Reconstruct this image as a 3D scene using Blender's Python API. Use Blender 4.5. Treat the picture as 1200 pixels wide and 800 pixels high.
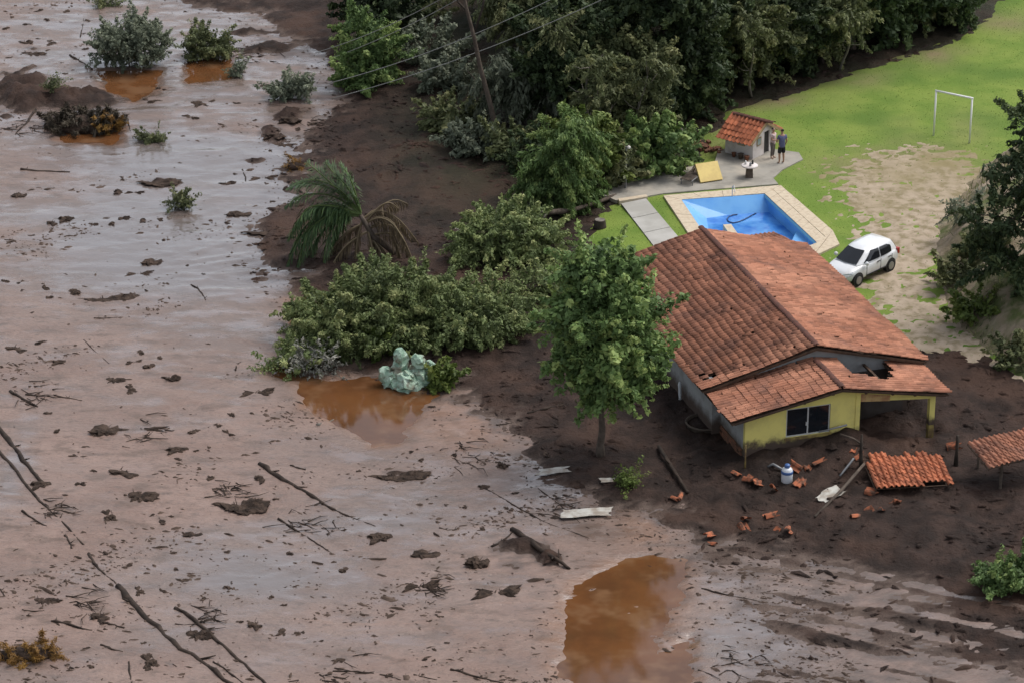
import bpy, math, random
import numpy as np
from mathutils import Matrix, Vector

for o in list(bpy.data.objects):
    bpy.data.objects.remove(o, do_unlink=True)
SC = bpy.context.scene
COL = SC.collection
R = math.radians

# ------------------------------------------------------------------ camera
CH, FPX, PITCH = 56.0, 3600.0, 0.42          # camera height, focal length in photo pixels, downward pitch
cam_d = bpy.data.cameras.new('camera'); cam = bpy.data.objects.new('camera', cam_d); COL.objects.link(cam)
cam.location = (0, 0, CH); cam.rotation_euler = (math.pi / 2 - PITCH, 0, 0)
cam_d.sensor_width = 36; cam_d.lens = 36 * FPX / 1200; cam_d.clip_start = 1; cam_d.clip_end = 6000
SC.camera = cam

# ------------------------------------------------------------------ sky, sun, exposure
SUN_EL, SUN_AZ = R(58), R(62)                # azimuth clockwise from +Y (away from camera): from the right, a little behind the scene
world = bpy.data.worlds.new('World'); SC.world = world; world.use_nodes = True
wn = world.node_tree; wn.nodes.clear()
wo = wn.nodes.new('ShaderNodeOutputWorld'); wb = wn.nodes.new('ShaderNodeBackground')
ws = wn.nodes.new('ShaderNodeTexSky'); ws.sky_type = 'NISHITA'; ws.sun_disc = False
ws.sun_elevation = SUN_EL; ws.sun_rotation = SUN_AZ; ws.air_density = 1.0; ws.dust_density = 6.0; ws.ozone_density = 1.0; ws.altitude = 700
wh = wn.nodes.new('ShaderNodeHueSaturation'); wh.inputs['Saturation'].default_value = 0.40
wn.links.new(ws.outputs[0], wh.inputs['Color']); wn.links.new(wh.outputs[0], wb.inputs[0]); wn.links.new(wb.outputs[0], wo.inputs[0])
wb.inputs[1].default_value = 0.14
sd_ = bpy.data.lights.new('sun', 'SUN'); sun = bpy.data.objects.new('sun', sd_); COL.objects.link(sun)
sd_.energy = 1.15; sd_.angle = R(32); sd_.color = (1.0, 0.955, 0.90)
_dir = Vector((math.sin(SUN_AZ) * math.cos(SUN_EL), math.cos(SUN_AZ) * math.cos(SUN_EL), math.sin(SUN_EL)))
sun.rotation_euler = _dir.to_track_quat('Z', 'Y').to_euler(); sun.location = (40, 140, 80)
SC.view_settings.view_transform = 'Standard'; SC.view_settings.look = 'None'
SC.view_settings.exposure = 0.52; SC.view_settings.gamma = 1.0; SC.view_settings.use_curve_mapping = False
SC.render.engine = 'CYCLES'; SC.cycles.use_denoising = True
SC.cycles.max_bounces = 6; SC.cycles.diffuse_bounces = 3; SC.cycles.glossy_bounces = 3; SC.cycles.transparent_max_bounces = 6

# ------------------------------------------------------------------ helpers: pixels to places
_fw = np.array([0, math.cos(PITCH), -math.sin(PITCH)]); _up = np.array([0, math.sin(PITCH), math.cos(PITCH)])
def G(px, py, z=0.0):
    d = _fw + np.array([1., 0, 0]) * (px - 600) / FPX + _up * (400 - py) / FPX
    t = (z - CH) / d[2]
    p = d * t; return np.array([p[0], p[1], z])
def GP(pts, z=0.0): return np.array([G(a, b, z)[:2] for a, b in pts])
def depth(P): return (np.asarray(P) - np.array([0, 0, CH])) @ _fw
def V2(p): return Vector((float(p[0]), float(p[1]), float(p[2])))

# ------------------------------------------------------------------ helpers: noise
def _hash(ix, iy, s):
    h = (ix.astype(np.int64) * 374761393 + iy.astype(np.int64) * 668265263 + s * 1442695041) & 0x7fffffff
    h = ((h ^ (h >> 13)) * 1274126177) & 0x7fffffff
    return ((h ^ (h >> 16)) & 0xffff) / 65535.0
def vnoise(x, y, s=0):
    x = np.asarray(x, float); y = np.asarray(y, float)
    x0 = np.floor(x); y0 = np.floor(y); fx = x - x0; fy = y - y0
    ux = fx * fx * fx * (fx * (fx * 6 - 15) + 10); uy = fy * fy * fy * (fy * (fy * 6 - 15) + 10)
    a = _hash(x0, y0, s); b = _hash(x0 + 1, y0, s); c = _hash(x0, y0 + 1, s); d = _hash(x0 + 1, y0 + 1, s)
    return (a + (b - a) * ux + (c - a) * uy + (a - b - c + d) * ux * uy) * 2 - 1
def fbm(x, y, s=0, o=4, g=0.5):
    r = 0; a = 1; n = 0
    for k in range(o):
        r = r + a * vnoise(x * 2 ** k + 17.3 * k, y * 2 ** k - 9.1 * k, s + k); n += a; a *= g
    return r / n
def smooth(e0, e1, x):
    t = np.clip((x - e0) / (e1 - e0), 0, 1); return t * t * (3 - 2 * t)
def sdist(x, y, poly):
    """signed distance to a polygon, positive inside"""
    x = np.asarray(x, float); y = np.asarray(y, float)
    d2 = np.full(x.shape, 1e18); ins = np.zeros(x.shape, bool); n = len(poly)
    for i in range(n):
        ax, ay = poly[i]; bx, by = poly[(i + 1) % n]
        ex, ey = bx - ax, by - ay; wx, wy = x - ax, y - ay
        t = np.clip((wx * ex + wy * ey) / (ex * ex + ey * ey + 1e-12), 0, 1)
        d2 = np.minimum(d2, (wx - t * ex) ** 2 + (wy - t * ey) ** 2)
        c = ((ay <= y) & (by > y)) | ((by <= y) & (ay > y))
        xi = ax + (y - ay) / (ey if abs(ey) > 1e-12 else 1e-12) * ex
        ins ^= c & (x < xi)
    return np.where(ins, 1, -1) * np.sqrt(d2)

# ------------------------------------------------------------------ helpers: materials
MATS = {}
def mat(name, col, rough=0.7, col2=None, scale=2.0, detail=4.0, lo=0.35, hi=0.65, bump=0.0, bscale=20.0, bdist=0.02,
        spec=0.4, metal=0.0, col3=None, scale3=0.4, rough2=None, objrand=0.0, coat=0.0, attr=None, attr_col=None, stretch=None,
        tide=None, trans=0.0):
    m = bpy.data.materials.new(name); m.use_nodes = True; MATS[name] = m
    nt = m.node_tree; N = nt.nodes; L = nt.links
    b = N['Principled BSDF']
    b.inputs['Roughness'].default_value = rough; b.inputs['Metallic'].default_value = metal
    b.inputs['Specular IOR Level'].default_value = spec; b.inputs['Coat Weight'].default_value = coat
    b.inputs['Base Color'].default_value = (*col, 1)
    geo = N.new('ShaderNodeNewGeometry'); src = geo.outputs['Position']
    if stretch:
        mp = N.new('ShaderNodeMapping'); mp.inputs['Scale'].default_value = stretch[:3]
        mp.inputs['Rotation'].default_value = (0, 0, stretch[3]); L.new(src, mp.inputs[0]); src = mp.outputs[0]
    out = None
    def noise(sc, de=4.0, ro=0.6):
        t = N.new('ShaderNodeTexNoise'); t.inputs['Scale'].default_value = sc; t.inputs['Detail'].default_value = de
        t.inputs['Roughness'].default_value = ro; L.new(src, t.inputs['Vector']); return t.outputs[0]
    def ramp(f, a, c):
        r = N.new('ShaderNodeMapRange'); r.inputs[1].default_value = a; r.inputs[2].default_value = c
        r.interpolation_type = 'SMOOTHSTEP'; L.new(f, r.inputs[0]); return r.outputs[0]
    def mix(f, A, B):
        x = N.new('ShaderNodeMix'); x.data_type = 'RGBA'
        if f is not None: L.new(f, x.inputs[0])
        for s, v in ((6, A), (7, B)):
            if isinstance(v, tuple): x.inputs[s].default_value = (*v, 1)
            else: L.new(v, x.inputs[s])
        return x.outputs[2]
    if col2 is not None:
        f = ramp(noise(scale, detail), lo, hi); out = mix(f, col, col2)
        if rough2 is not None:
            rr = N.new('ShaderNodeMapRange'); rr.inputs[3].default_value = rough; rr.inputs[4].default_value = rough2
            L.new(f, rr.inputs[0]); L.new(rr.outputs[0], b.inputs['Roughness'])
    if col3 is not None: out = mix(ramp(noise(scale3, 3), 0.48, 0.68), out if out is not None else col, col3)
    if attr:
        for an_, ac_ in ([(attr, attr_col)] if isinstance(attr, str) else attr):
            at = N.new('ShaderNodeAttribute'); at.attribute_name = an_
            out = mix(at.outputs['Fac'], out if out is not None else col, ac_)
    if objrand:
        oi = N.new('ShaderNodeObjectInfo'); hs = N.new('ShaderNodeHueSaturation')
        at = N.new('ShaderNodeAttribute'); at.attribute_name = 'rnd'; sm_ = N.new('ShaderNodeMath'); sm_.operation = 'ADD'; fr_ = N.new('ShaderNodeMath'); fr_.operation = 'FRACT'
        L.new(oi.outputs['Random'], sm_.inputs[0]); L.new(at.outputs['Fac'], sm_.inputs[1]); L.new(sm_.outputs[0], fr_.inputs[0])
        mr = N.new('ShaderNodeMapRange'); mr.inputs[3].default_value = 1 - objrand; mr.inputs[4].default_value = 1 + objrand
        L.new(fr_.outputs[0], mr.inputs[0]); L.new(mr.outputs[0], hs.inputs['Value'])
        if out is None: hs.inputs['Color'].default_value = (*col, 1)
        else: L.new(out, hs.inputs['Color'])
        out = hs.outputs[0]
    if tide:                                             # dried slurry left on a wall below a ragged line
        sx_ = N.new('ShaderNodeSeparateXYZ'); L.new(geo.outputs['Position'], sx_.inputs[0]); nz_ = N.new('ShaderNodeMath'); nz_.operation = 'MULTIPLY_ADD'; nz_.inputs[1].default_value = 0.9
        L.new(noise(2.2, 6, 0.7), nz_.inputs[0]); L.new(sx_.outputs[2], nz_.inputs[2]); out = mix(ramp(nz_.outputs[0], tide[0] + .45, tide[1] + .45), tide[2], out if out is not None else col)
    if out is not None: L.new(out, b.inputs['Base Color'])
    if bump:
        bp = N.new('ShaderNodeBump'); bp.inputs['Strength'].default_value = bump; bp.inputs['Distance'].default_value = bdist
        L.new(noise(bscale, 5, 0.65), bp.inputs['Height']); L.new(bp.outputs[0], b.inputs['Normal'])
    if trans:
        tr = N.new('ShaderNodeBsdfTranslucent'); ad = N.new('ShaderNodeMixShader'); ad.inputs[0].default_value = trans
        if out is not None: L.new(out, tr.inputs[0])
        else: tr.inputs[0].default_value = (*col, 1)
        L.new(b.outputs[0], ad.inputs[1]); L.new(tr.outputs[0], ad.inputs[2]); L.new(ad.outputs[0], N['Material Output'].inputs[0])
    return m

# ------------------------------------------------------------------ helpers: objects
W = {}
def _world(o): return W.get(o.name, Matrix())
def tag(o, label=None, cat=None, group=None, kind=None):
    if label: o['label'] = label
    if cat:
        o['category'] = cat
        if not kind: o['kind'] = 'thing'
    if group: o['group'] = group
    if kind: o['kind'] = kind
    return o
def link(name, me, parent=None, M=None):
    """object placed at world matrix M; children keep world placement"""
    o = bpy.data.objects.new(name, me); COL.objects.link(o)
    M = M if M is not None else Matrix()
    W[o.name] = M
    if parent is not None:
        o.parent = parent; o.matrix_parent_inverse = _world(parent).inverted()
    o.matrix_basis = M
    return o
def empty(name, loc, label=None, cat=None, group=None, M=None):
    o = link(name, None, None, M if M is not None else Matrix.Translation(V2(loc)))
    o.empty_display_size = 0.3
    return tag(o, label, cat, group)
class MB:
    def __init__(s): s.v = []; s.f = []; s.n = 0; s.at = []
    def add(s, verts, faces):
        verts = np.asarray(verts, float).reshape(-1, 3); b = s.n
        s.v.append(verts); s.n += len(verts)
        s.f.extend([tuple(int(i) + b for i in f) for f in faces]); return s
    def box(s, c, size, M=None, taper=1.0, rz=0.0):
        x, y, z = [k / 2 for k in size]
        v = np.array([[-x, -y, -z], [x, -y, -z], [x, y, -z], [-x, y, -z], [-x * taper, -y * taper, z], [x * taper, -y * taper, z], [x * taper, y * taper, z], [-x * taper, y * taper, z]])
        if rz: c_, s_ = math.cos(rz), math.sin(rz); v = v @ np.array([[c_, s_, 0], [-s_, c_, 0], [0, 0, 1]])
        v = v + np.asarray(c)
        if M is not None: v = xf(M, v)
        return s.add(v, [(0, 3, 2, 1), (4, 5, 6, 7), (0, 1, 5, 4), (1, 2, 6, 5), (2, 3, 7, 6), (3, 0, 4, 7)])
    def tube(s, path, rad, seg=8, cap=True):
        path = np.asarray(path, float); n = len(path); rad = np.broadcast_to(np.asarray(rad, float), (n,))
        t = np.gradient(path, axis=0); t /= np.linalg.norm(t, axis=1)[:, None] + 1e-9
        ref = np.array([0, 0, 1.]) if abs(t[0][2]) < 0.9 else np.array([1., 0, 0])
        vs = []
        for i in range(n):
            a = np.cross(t[i], ref); a /= np.linalg.norm(a) + 1e-9; c = np.cross(t[i], a); ref = ref - 0
            an = np.arange(seg) * 2 * math.pi / seg
            vs.append(path[i] + rad[i] * (np.cos(an)[:, None] * a + np.sin(an)[:, None] * c))
        fs = []
        for i in range(n - 1):
            for k in range(seg):
                k2 = (k + 1) % seg; fs.append((i * seg + k, i * seg + k2, (i + 1) * seg + k2, (i + 1) * seg + k))
        if cap: fs.append(tuple(range(seg))[::-1]); fs.append(tuple((n - 1) * seg + k for k in range(seg)))
        return s.add(np.concatenate(vs), fs)
    def lathe(s, prof, c=(0, 0, 0), seg=20, M=None):
        vs = []; fs = []; n = len(prof)
        for r, z in prof:
            an = np.arange(seg) * 2 * math.pi / seg
            vs.append(np.stack([r * np.cos(an), r * np.sin(an), np.full(seg, z)], 1))
        for i in range(n - 1):
            for k in range(seg):
                k2 = (k + 1) % seg; fs.append((i * seg + k, i * seg + k2, (i + 1) * seg + k2, (i + 1) * seg + k))
        fs.append(tuple(range(seg))[::-1]); fs.append(tuple((n - 1) * seg + k for k in range(seg)))
        v = np.concatenate(vs) + np.asarray(c)
        if M is not None: v = xf(M, v)
        return s.add(v, fs)
    def prism(s, poly, z0, z1):
        n = len(poly); p = np.asarray(poly, float)
        b = np.column_stack([p, np.full(n, z0) if np.isscalar(z0) else z0]); t = np.column_stack([p, np.full(n, z1) if np.isscalar(z1) else z1])
        ar = sum(p[i][0] * p[(i + 1) % n][1] - p[(i + 1) % n][0] * p[i][1] for i in range(n))
        idx = list(range(n)) if ar > 0 else list(range(n))[::-1]
        fs = [tuple(i + n for i in idx), tuple(idx[::-1])]
        for k in range(n):
            a, b_ = idx[k], idx[(k + 1) % n]; fs.append((a, b_, b_ + n, a + n))
        return s.add(np.concatenate([b, t]), fs)
    def mesh(s, name, m, smooth_=False):
        me = bpy.data.meshes.new(name)
        v = np.concatenate(s.v) if s.v else np.zeros((0, 3))
        me.from_pydata(v.tolist(), [], s.f); me.update()
        if m is not None: me.materials.append(MATS[m] if isinstance(m, str) else m)
        if smooth_: me.polygons.foreach_set('use_smooth', np.ones(len(me.polygons), bool))
        return me
    def build(s, name, m, parent=None, smooth_=False, M=None): return link(name, s.mesh(name, m, smooth_), parent, M)
def xf(M, v):
    A = np.array(M); return np.asarray(v) @ A[:3, :3].T + A[:3, 3]
def frame(o, x, y, z):
    return Matrix(((x[0], y[0], z[0], o[0]), (x[1], y[1], z[1], o[1]), (x[2], y[2], z[2], o[2]), (0, 0, 0, 1)))
def unit(a): a = np.asarray(a, float); return a / np.linalg.norm(a)
def fast_mesh(name, verts, faces, m, smooth_=False, attrs=None):
    """numpy mesh; faces (n,k)"""
    me = bpy.data.meshes.new(name); k = faces.shape[1]
    me.vertices.add(len(verts)); me.vertices.foreach_set('co', np.ascontiguousarray(verts, np.float32).ravel())
    me.loops.add(faces.size); me.loops.foreach_set('vertex_index', np.ascontiguousarray(faces, np.int32).ravel())
    me.polygons.add(len(faces)); me.polygons.foreach_set('loop_start', np.arange(0, faces.size, k, dtype=np.int32))
    me.update(calc_edges=True)
    if smooth_: me.polygons.foreach_set('use_smooth', np.ones(len(faces), bool))
    for an, av in (attrs or {}).items():
        a = me.attributes.new(an, 'FLOAT', 'POINT'); a.data.foreach_set('value', np.ascontiguousarray(av, np.float32))
    me.materials.append(MATS[m] if isinstance(m, str) else m); me.validate(); return me
def sheet(name, xs, ys, hf, m, kind='structure', keep=None, attrs=None):
    X, Y = np.meshgrid(xs, ys); Z = hf(X, Y); nx, ny = len(xs), len(ys)
    v = np.stack([X, Y, Z], -1).reshape(-1, 3)
    i = np.arange(nx * ny).reshape(ny, nx)
    f = np.stack([i[:-1, :-1], i[:-1, 1:], i[1:, 1:], i[1:, :-1]], -1).reshape(-1, 4)
    A = {k: fn(X, Y, Z).ravel() for k, fn in (attrs or {}).items()}
    if keep is not None:
        kv = keep(X, Y, Z).ravel(); kf = kv[f].any(1); f = f[kf]
        used = np.zeros(len(v), bool); used[f] = True; idx = np.cumsum(used) - 1
        v = v[used]; f = idx[f]; A = {k: a[used] for k, a in A.items()}
    return tag(link(name, fast_mesh(name, v, f, m, True, A)), kind=kind)

# ------------------------------------------------------------------ materials of the ground
def flow_material():
    m = bpy.data.materials.new('wet_mud'); m.use_nodes = True; MATS['wet_mud'] = m
    nt = m.node_tree; N = nt.nodes; L = nt.links; b = N['Principled BSDF']
    geo = N.new('ShaderNodeNewGeometry')
    mp = N.new('ShaderNodeMapping'); mp.inputs['Scale'].default_value = (0.62, 1.2, 1); mp.inputs['Rotation'].default_value = (0, 0, 0.25); L.new(geo.outputs['Position'], mp.inputs[0])
    def noise(sc, de, src, ro=0.6):
        t = N.new('ShaderNodeTexNoise'); t.inputs['Scale'].default_value = sc; t.inputs['Detail'].default_value = de
        t.inputs['Roughness'].default_value = ro; L.new(src, t.inputs['Vector']); return t.outputs[0]
    def rng(f, a, c, d0=0.0, d1=1.0):
        r = N.new('ShaderNodeMapRange'); r.interpolation_type = 'SMOOTHSTEP'
        for i, k in ((1, a), (2, c), (3, d0), (4, d1)): r.inputs[i].default_value = k
        L.new(f, r.inputs[0]); return r.outputs[0]
    def mix(f, A, B):
        x = N.new('ShaderNodeMix'); x.data_type = 'RGBA'; L.new(f, x.inputs[0])
        for s, v in ((6, A), (7, B)):
            if isinstance(v, tuple): x.inputs[s].default_value = (*v, 1)
            else: L.new(v, x.inputs[s])
        return x.outputs[2]
    wet = N.new('ShaderNodeAttribute'); wet.attribute_name = 'wet'
    org = N.new('ShaderNodeAttribute'); org.attribute_name = 'rust'
    silt = N.new('ShaderNodeAttribute'); silt.attribute_name = 'silt'
    big = rng(noise(0.30, 5, mp.outputs[0]), 0.36, 0.64)
    c = mix(big, (0.186, 0.118, 0.091), (0.238, 0.160, 0.128))
    c = mix(rng(noise(0.85, 6, mp.outputs[0], 0.68), 0.50, 0.66), c, (0.128, 0.082, 0.060))
    c = mix(rng(noise(9.0, 5, geo.outputs['Position'], 0.7), 0.56, 0.72), c, (0.092, 0.062, 0.048))
    c = mix(rng(noise(2.2, 7, mp.outputs[0], 0.72), 0.52, 0.72), c, (0.105, 0.072, 0.056))
    c = mix(wet.outputs['Fac'], c, (0.140, 0.116, 0.106))
    sp = N.new('ShaderNodeMath'); sp.operation = 'MULTIPLY'; L.new(org.outputs['Fac'], sp.inputs[0]); L.new(rng(noise(1.1, 6, mp.outputs[0], 0.65), 0.30, 0.62), sp.inputs[1])
    c = mix(sp.outputs[0], c, (0.205, 0.098, 0.048))
    c = mix(silt.outputs['Fac'], c, (0.078, 0.054, 0.044))
    L.new(c, b.inputs['Base Color'])
    ad = N.new('ShaderNodeMath'); ad.operation = 'ADD'; L.new(wet.outputs['Fac'], ad.inputs[0])
    L.new(rng(noise(0.75, 6, mp.outputs[0], 0.65), 0.40, 0.64, -0.30, 0.32), ad.inputs[1])
    L.new(rng(ad.outputs[0], 0.0, 1.0, 0.50, 0.07), b.inputs['Roughness'])
    b.inputs['Specular IOR Level'].default_value = 0.62; b.inputs['Coat Roughness'].default_value = 0.05; b.inputs['Coat IOR'].default_value = 1.5
    L.new(rng(ad.outputs[0], 0.25, 1.0, 0.0, 0.85), b.inputs['Coat Weight'])
    b1 = N.new('ShaderNodeBump'); b1.inputs['Distance'].default_value = 0.10
    L.new(rng(ad.outputs[0], 0.0, 1.0, 0.75, 0.16), b1.inputs['Strength']); L.new(noise(1.5, 5, mp.outputs[0], 0.6), b1.inputs['Height'])
    bp = N.new('ShaderNodeBump'); bp.inputs['Distance'].default_value = 0.035
    L.new(rng(ad.outputs[0], 0.0, 1.0, 0.95, 0.16), bp.inputs['Strength'])
    L.new(noise(6.0, 6, mp.outputs[0], 0.7), bp.inputs['Height']); L.new(b1.outputs[0], bp.inputs['Normal']); L.new(bp.outputs[0], b.inputs['Normal']); L.new(b1.outputs[0], b.inputs['Coat Normal'])
flow_material()
mat('dark_mud', (0.021, 0.0138, 0.0112), 0.75, (0.050, 0.0310, 0.0242), 0.7, 7, 0.38, 0.66, bump=0.9, bscale=5.0, bdist=0.12, spec=0.15,
    col3=(0.062, 0.036, 0.026), scale3=0.22, attr=[('litter', (0.026, 0.030, 0.016)), ('film', (0.125, 0.092, 0.076))])
mat('brown_water', (0.135, 0.056, 0.021), 0.07, (0.092, 0.040, 0.017), 0.35, 5, spec=0.42, bump=0.10, bscale=1.6, bdist=0.02, col3=(0.165, 0.085, 0.042), scale3=0.5)
mat('lawn_green', (0.130, 0.205, 0.034), 0.85, (0.180, 0.245, 0.048), 0.5, 6, 0.36, 0.62, bump=0.7, bscale=9, bdist=0.06, spec=0.15,
    col3=(0.095, 0.165, 0.028), scale3=0.12, attr='worn', attr_col=(0.205, 0.170, 0.090))
mat('dirt', (0.40, 0.325, 0.245), 0.9, (0.225, 0.185, 0.110), 1.6, 8, 0.40, 0.66, bump=0.6, bscale=6, bdist=0.06, spec=0.15,
    attr='worn', attr_col=(0.235, 0.195, 0.100))
mat('bank_earth', (0.095, 0.115, 0.040), 0.9, (0.24, 0.195, 0.13), 0.7, 6, 0.38, 0.56, bump=0.9, bscale=4, bdist=0.15, spec=0.15,
    col3=(0.36, 0.29, 0.22), scale3=0.45, stretch=(1, 1, 0.45, 0))
mat('far_earth', (0.05, 0.05, 0.03), 0.9, (0.07, 0.06, 0.04), 0.05)

# ------------------------------------------------------------------ terrain functions
LZ = 0.70
BANK = GP([(215, -60), (222, 5), (300, 18), (345, 40), (380, 62), (402, 100), (395, 128), (352, 165), (325, 200), (352, 232), (306, 262), (308, 305),
           (345, 338), (400, 380), (430, 440), (520, 432), (535, 475), (600, 522), (655, 560), (690, 595), (770, 603), (800, 635), (865, 680), (925, 712),
           (935, 750), (915, 800), (900, 850), (1100, 880), (1600, 880), (2000, 300), (2000, -400), (215, -400)])
LAWN = GP([(676, 276), (694, 248), (722, 228), (748, 208), (800, 188), (815, 160), (850, 128), (930, 102), (1020, 74), (1110, 44), (1150, 12), (1230, -60), (1420, -120), (1800, -80),
           (1900, 460), (1500, 520), (1215, 458), (1150, 428), (1085, 421), (1000, 430), (830, 410), (735, 312)], 0.6)
EMB = GP([(1112, 245), (1098, 300), (1108, 345), (1132, 385), (1168, 413), (1215, 442), (1500, 520), (1900, 400), (1700, 120), (1400, 140), (1160, 195)], 0.7)
DIRT = GP([(965, 205), (1010, 178), (1085, 172), (1150, 185), (1190, 215), (1150, 260), (1112, 300), (1120, 345), (1165, 410), (1215, 445), (1150, 440), (1070, 430), (1035, 385), (1000, 350),
           (985, 325), (995, 300), (1005, 272), (985, 240)], LZ)
POOLHOLE = GP([(792, 231), (905, 223), (969, 281), (950, 296), (900, 312), (846, 312)], LZ)
ISL = [  # px, py, half width px, half height px, height : humps of dark mud standing out of the flow
    (22, 108, 44, 34, 0.75), (100, 118, 46, 16, 0.50), (612, 660, 46, 26, 0.02), (590, 672, 24, 16, 0.03), (645, 655, 22, 12, 0.05), (315, 268, 22, 9, 0.34),
    (320, 155, 14, 6, .25), (330, 168, 22, 5, .18), (338, 136, 16, 7, .25), (360, 185, 30, 18, .25), (300, 190, 14, 4, .15), (240, 120, 16, 5, .16), (183, 213, 14, 6, .18),
    (290, 40, 30, 5, .18), (330, 55, 30, 7, .2), (300, 60, 20, 5, .16), (325, 320, 20, 10, .18), (467, 555, 22, 6, .2), (500, 680, 13, 12, .16), (35, 60, 14, 5, .18), (600, 640, 25, 8, .2)]
_isl = []
for (a, b, w, h, z) in ISL:
    c = G(a, b); e = G(a + w, b); n = G(a, b - h); s = G(a, b + h)
    _isl.append((c[0], c[1], abs(e[0] - c[0]), max(0.25, (n[1] - s[1]) / 2), z))
PUD = {0: [(652, 705), (672, 682), (722, 655), (762, 648), (806, 655), (800, 700), (778, 735), (790, 775), (800, 840), (660, 840), (655, 765)],
       1: [(345, 436), (385, 446), (430, 440), (525, 455), (500, 478), (468, 520), (436, 524), (405, 502), (362, 484)],
       2: [(114, 82), (192, 82), (184, 103), (156, 120), (124, 106)], 3: [(208, 68), (274, 68), (272, 92), (222, 97)], 4: [(60, 150), (146, 148), (134, 168), (72, 168)],
       5: [(345, 345), (380, 345), (365, 400), (338, 395)], 6: [(780, 752), (812, 745), (816, 800), (786, 800)], 7: [(320, 420), (350, 425), (345, 445), (318, 440)]}
PUDW = {k: GP(v) for k, v in PUD.items()}
SDC = {}
def bank_h(x, y):
    sd = sdist(x, y, BANK)
    n1 = fbm(x * .33 + 5, y * .33, 11, 3); n2 = fbm(x * 1.3, y * 1.3, 21, 4); n3 = fbm(x * 4.0, y * 4.0, 31, 2)
    h = np.interp(sd, [-7, -2.2, -.3, .3, 3, 9, 22], [-.5, -.20, -.04, .10, .26, .50, .56]) + n1 * .15 + n2 * .13 + n3 * .05
    fu = fbm(x * .8 - y * .25, y * .35 + x * .1, 24, 3); h = h + .10 * (1 - np.abs(fu)) ** 4 * smooth(0, 3, sd)
    # long drag ridges of the slurry in the lower right
    st = smooth(6.5, 10, x) * smooth(109, 103.5, y + .35 * (x - 10))
    al = .91 * x - .41 * y; cr2 = .41 * x + .91 * y
    h = h * (1 - .93 * st) + st * (.030 + .24 * fbm(al * .10, cr2 * 1.25, 41, 4, .6) + .05 * n2 + .05 * smooth(13, 21, x))
    bl = smooth(2.0, 0.0, np.abs(sd)) * .10
    h = h + bl * fbm(x * .9, y * 2.2, 44, 3)
    for cx, cy, rx_, ry_, z in _isl:
        q = ((x - cx) / rx_) ** 2 + ((y - cy) / ry_) ** 2
        h = h + (z + .28) * np.exp(-q * 0.9) * (q < 9) * (1 + .5 * n2) * smooth(.4, -2.5, sd) 
    h = h + smooth(.8, 3.0, sdist(x, y, LAWN)) * -1.0
    # slurry piled against the front of the house and pushed into its open bay
    du = (x - 12.612) * .9547 + (y - 115.864) * .2974; dv = -(x - 12.612) * .2974 + (y - 115.864) * .9547
    h = h + .62 * np.exp(-((du + 1.6) / 3.6) ** 2 - ((dv + 2.7) / 1.6) ** 2) * (1 + .3 * n2) + .35 * np.exp(-((du - .5) / .9) ** 2 - ((dv + 2.5) / .8) ** 2)
    h = h - .34 * smooth(.9, 1.5, du) * smooth(5.2, 4.3, du) * smooth(-3.0, -2.0, dv) * smooth(1.2, .4, dv)
    return h
def flow_h(x, y):
    wx = x + 1.2 * fbm(x * .2, y * .2, 61, 2); wy = y + 1.2 * fbm(x * .2 + 40, y * .2, 62, 2)
    a = fbm(wx * .28, wy * .62, 63, 4); f = fbm(wx * 1.1, wy * 2.2, 64, 4)
    rough = smooth(-.05, .35, fbm(x * .13, y * .13, 65, 3))
    r = fbm(wx * 2.5, wy * 3.6, 66, 3)
    fold = (1 - np.abs(fbm(wx * .30, wy * .95, 68, 3))) ** 7 * smooth(-.25, .3, fbm(x * .09 + 7, y * .09, 69, 2))
    h = .030 + .034 * a + .020 * f + rough * .060 * np.abs(r) + .060 * fold
    # furrow beside the long drowned trunk, lower left
    for k, p in PUDW.items():
        s = sdist(x, y, p) + .35 * fbm(x * 1.1, y * 1.1, 67 + k, 3)
        h = h - .165 * smooth(-.40, .50, s)
    return h
def lawn_h(x, y):
    sd = sdist(x, y, LAWN)
    h = np.interp(sd, [-2.0, 0, 1.0, 2.0], [-.9, .46, .64, LZ]) + .03 * fbm(x * .4, y * .4, 71, 3) * smooth(0, 4, sd)
    return h - 3.0 * smooth(0.1, .35, sdist(x, y, POOLHOLE))
def dirt_h(x, y):
    sd = sdist(x, y, DIRT) + .9 * fbm(x * .6, y * .6, 81, 4)
    return np.minimum(lawn_h(x, y) - .055 + .085 * smooth(-2.2, 2.2, sd) + .085 * fbm(x * 2.0, y * 2.6, 82, 4, .65) * smooth(-3, -1.5, sd) - .08 * smooth(-2.4, -3.4, sd), lawn_h(x, y) + .05)
def emb_h(x, y):
    sd = sdist(x, y, EMB) + .5 * fbm(x * .5, y * .5, 91, 3)
    return np.interp(sd, [-2, -.3, .4, 1.5, 3.5, 7, 14], [-.5, .55, 1.0, 2.1, 2.9, 3.3, 3.8]) + .30 * fbm(x * .7, y * .7, 92, 4) * smooth(0, 1, sd)
def gz(x, y):
    x = np.atleast_1d(np.asarray(x, float)); y = np.atleast_1d(np.asarray(y, float))
    return np.maximum.reduce([bank_h(x, y), flow_h(x, y), lawn_h(x, y), emb_h(x, y)])
_gx, _gy = np.arange(-46, 64, .25), np.arange(86, 216, .25)
_GZ = gz(*np.meshgrid(_gx, _gy))
def gzf(x, y):
    i = min(max((x + 46) / .25, 0), len(_gx) - 1.001); j = min(max((y - 86) / .25, 0), len(_gy) - 1.001); a, b = int(i), int(j); u, v = i - a, j - b
    return (_GZ[b, a] * (1 - u) + _GZ[b, a + 1] * u) * (1 - v) + (_GZ[b + 1, a] * (1 - u) + _GZ[b + 1, a + 1] * u) * v
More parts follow.
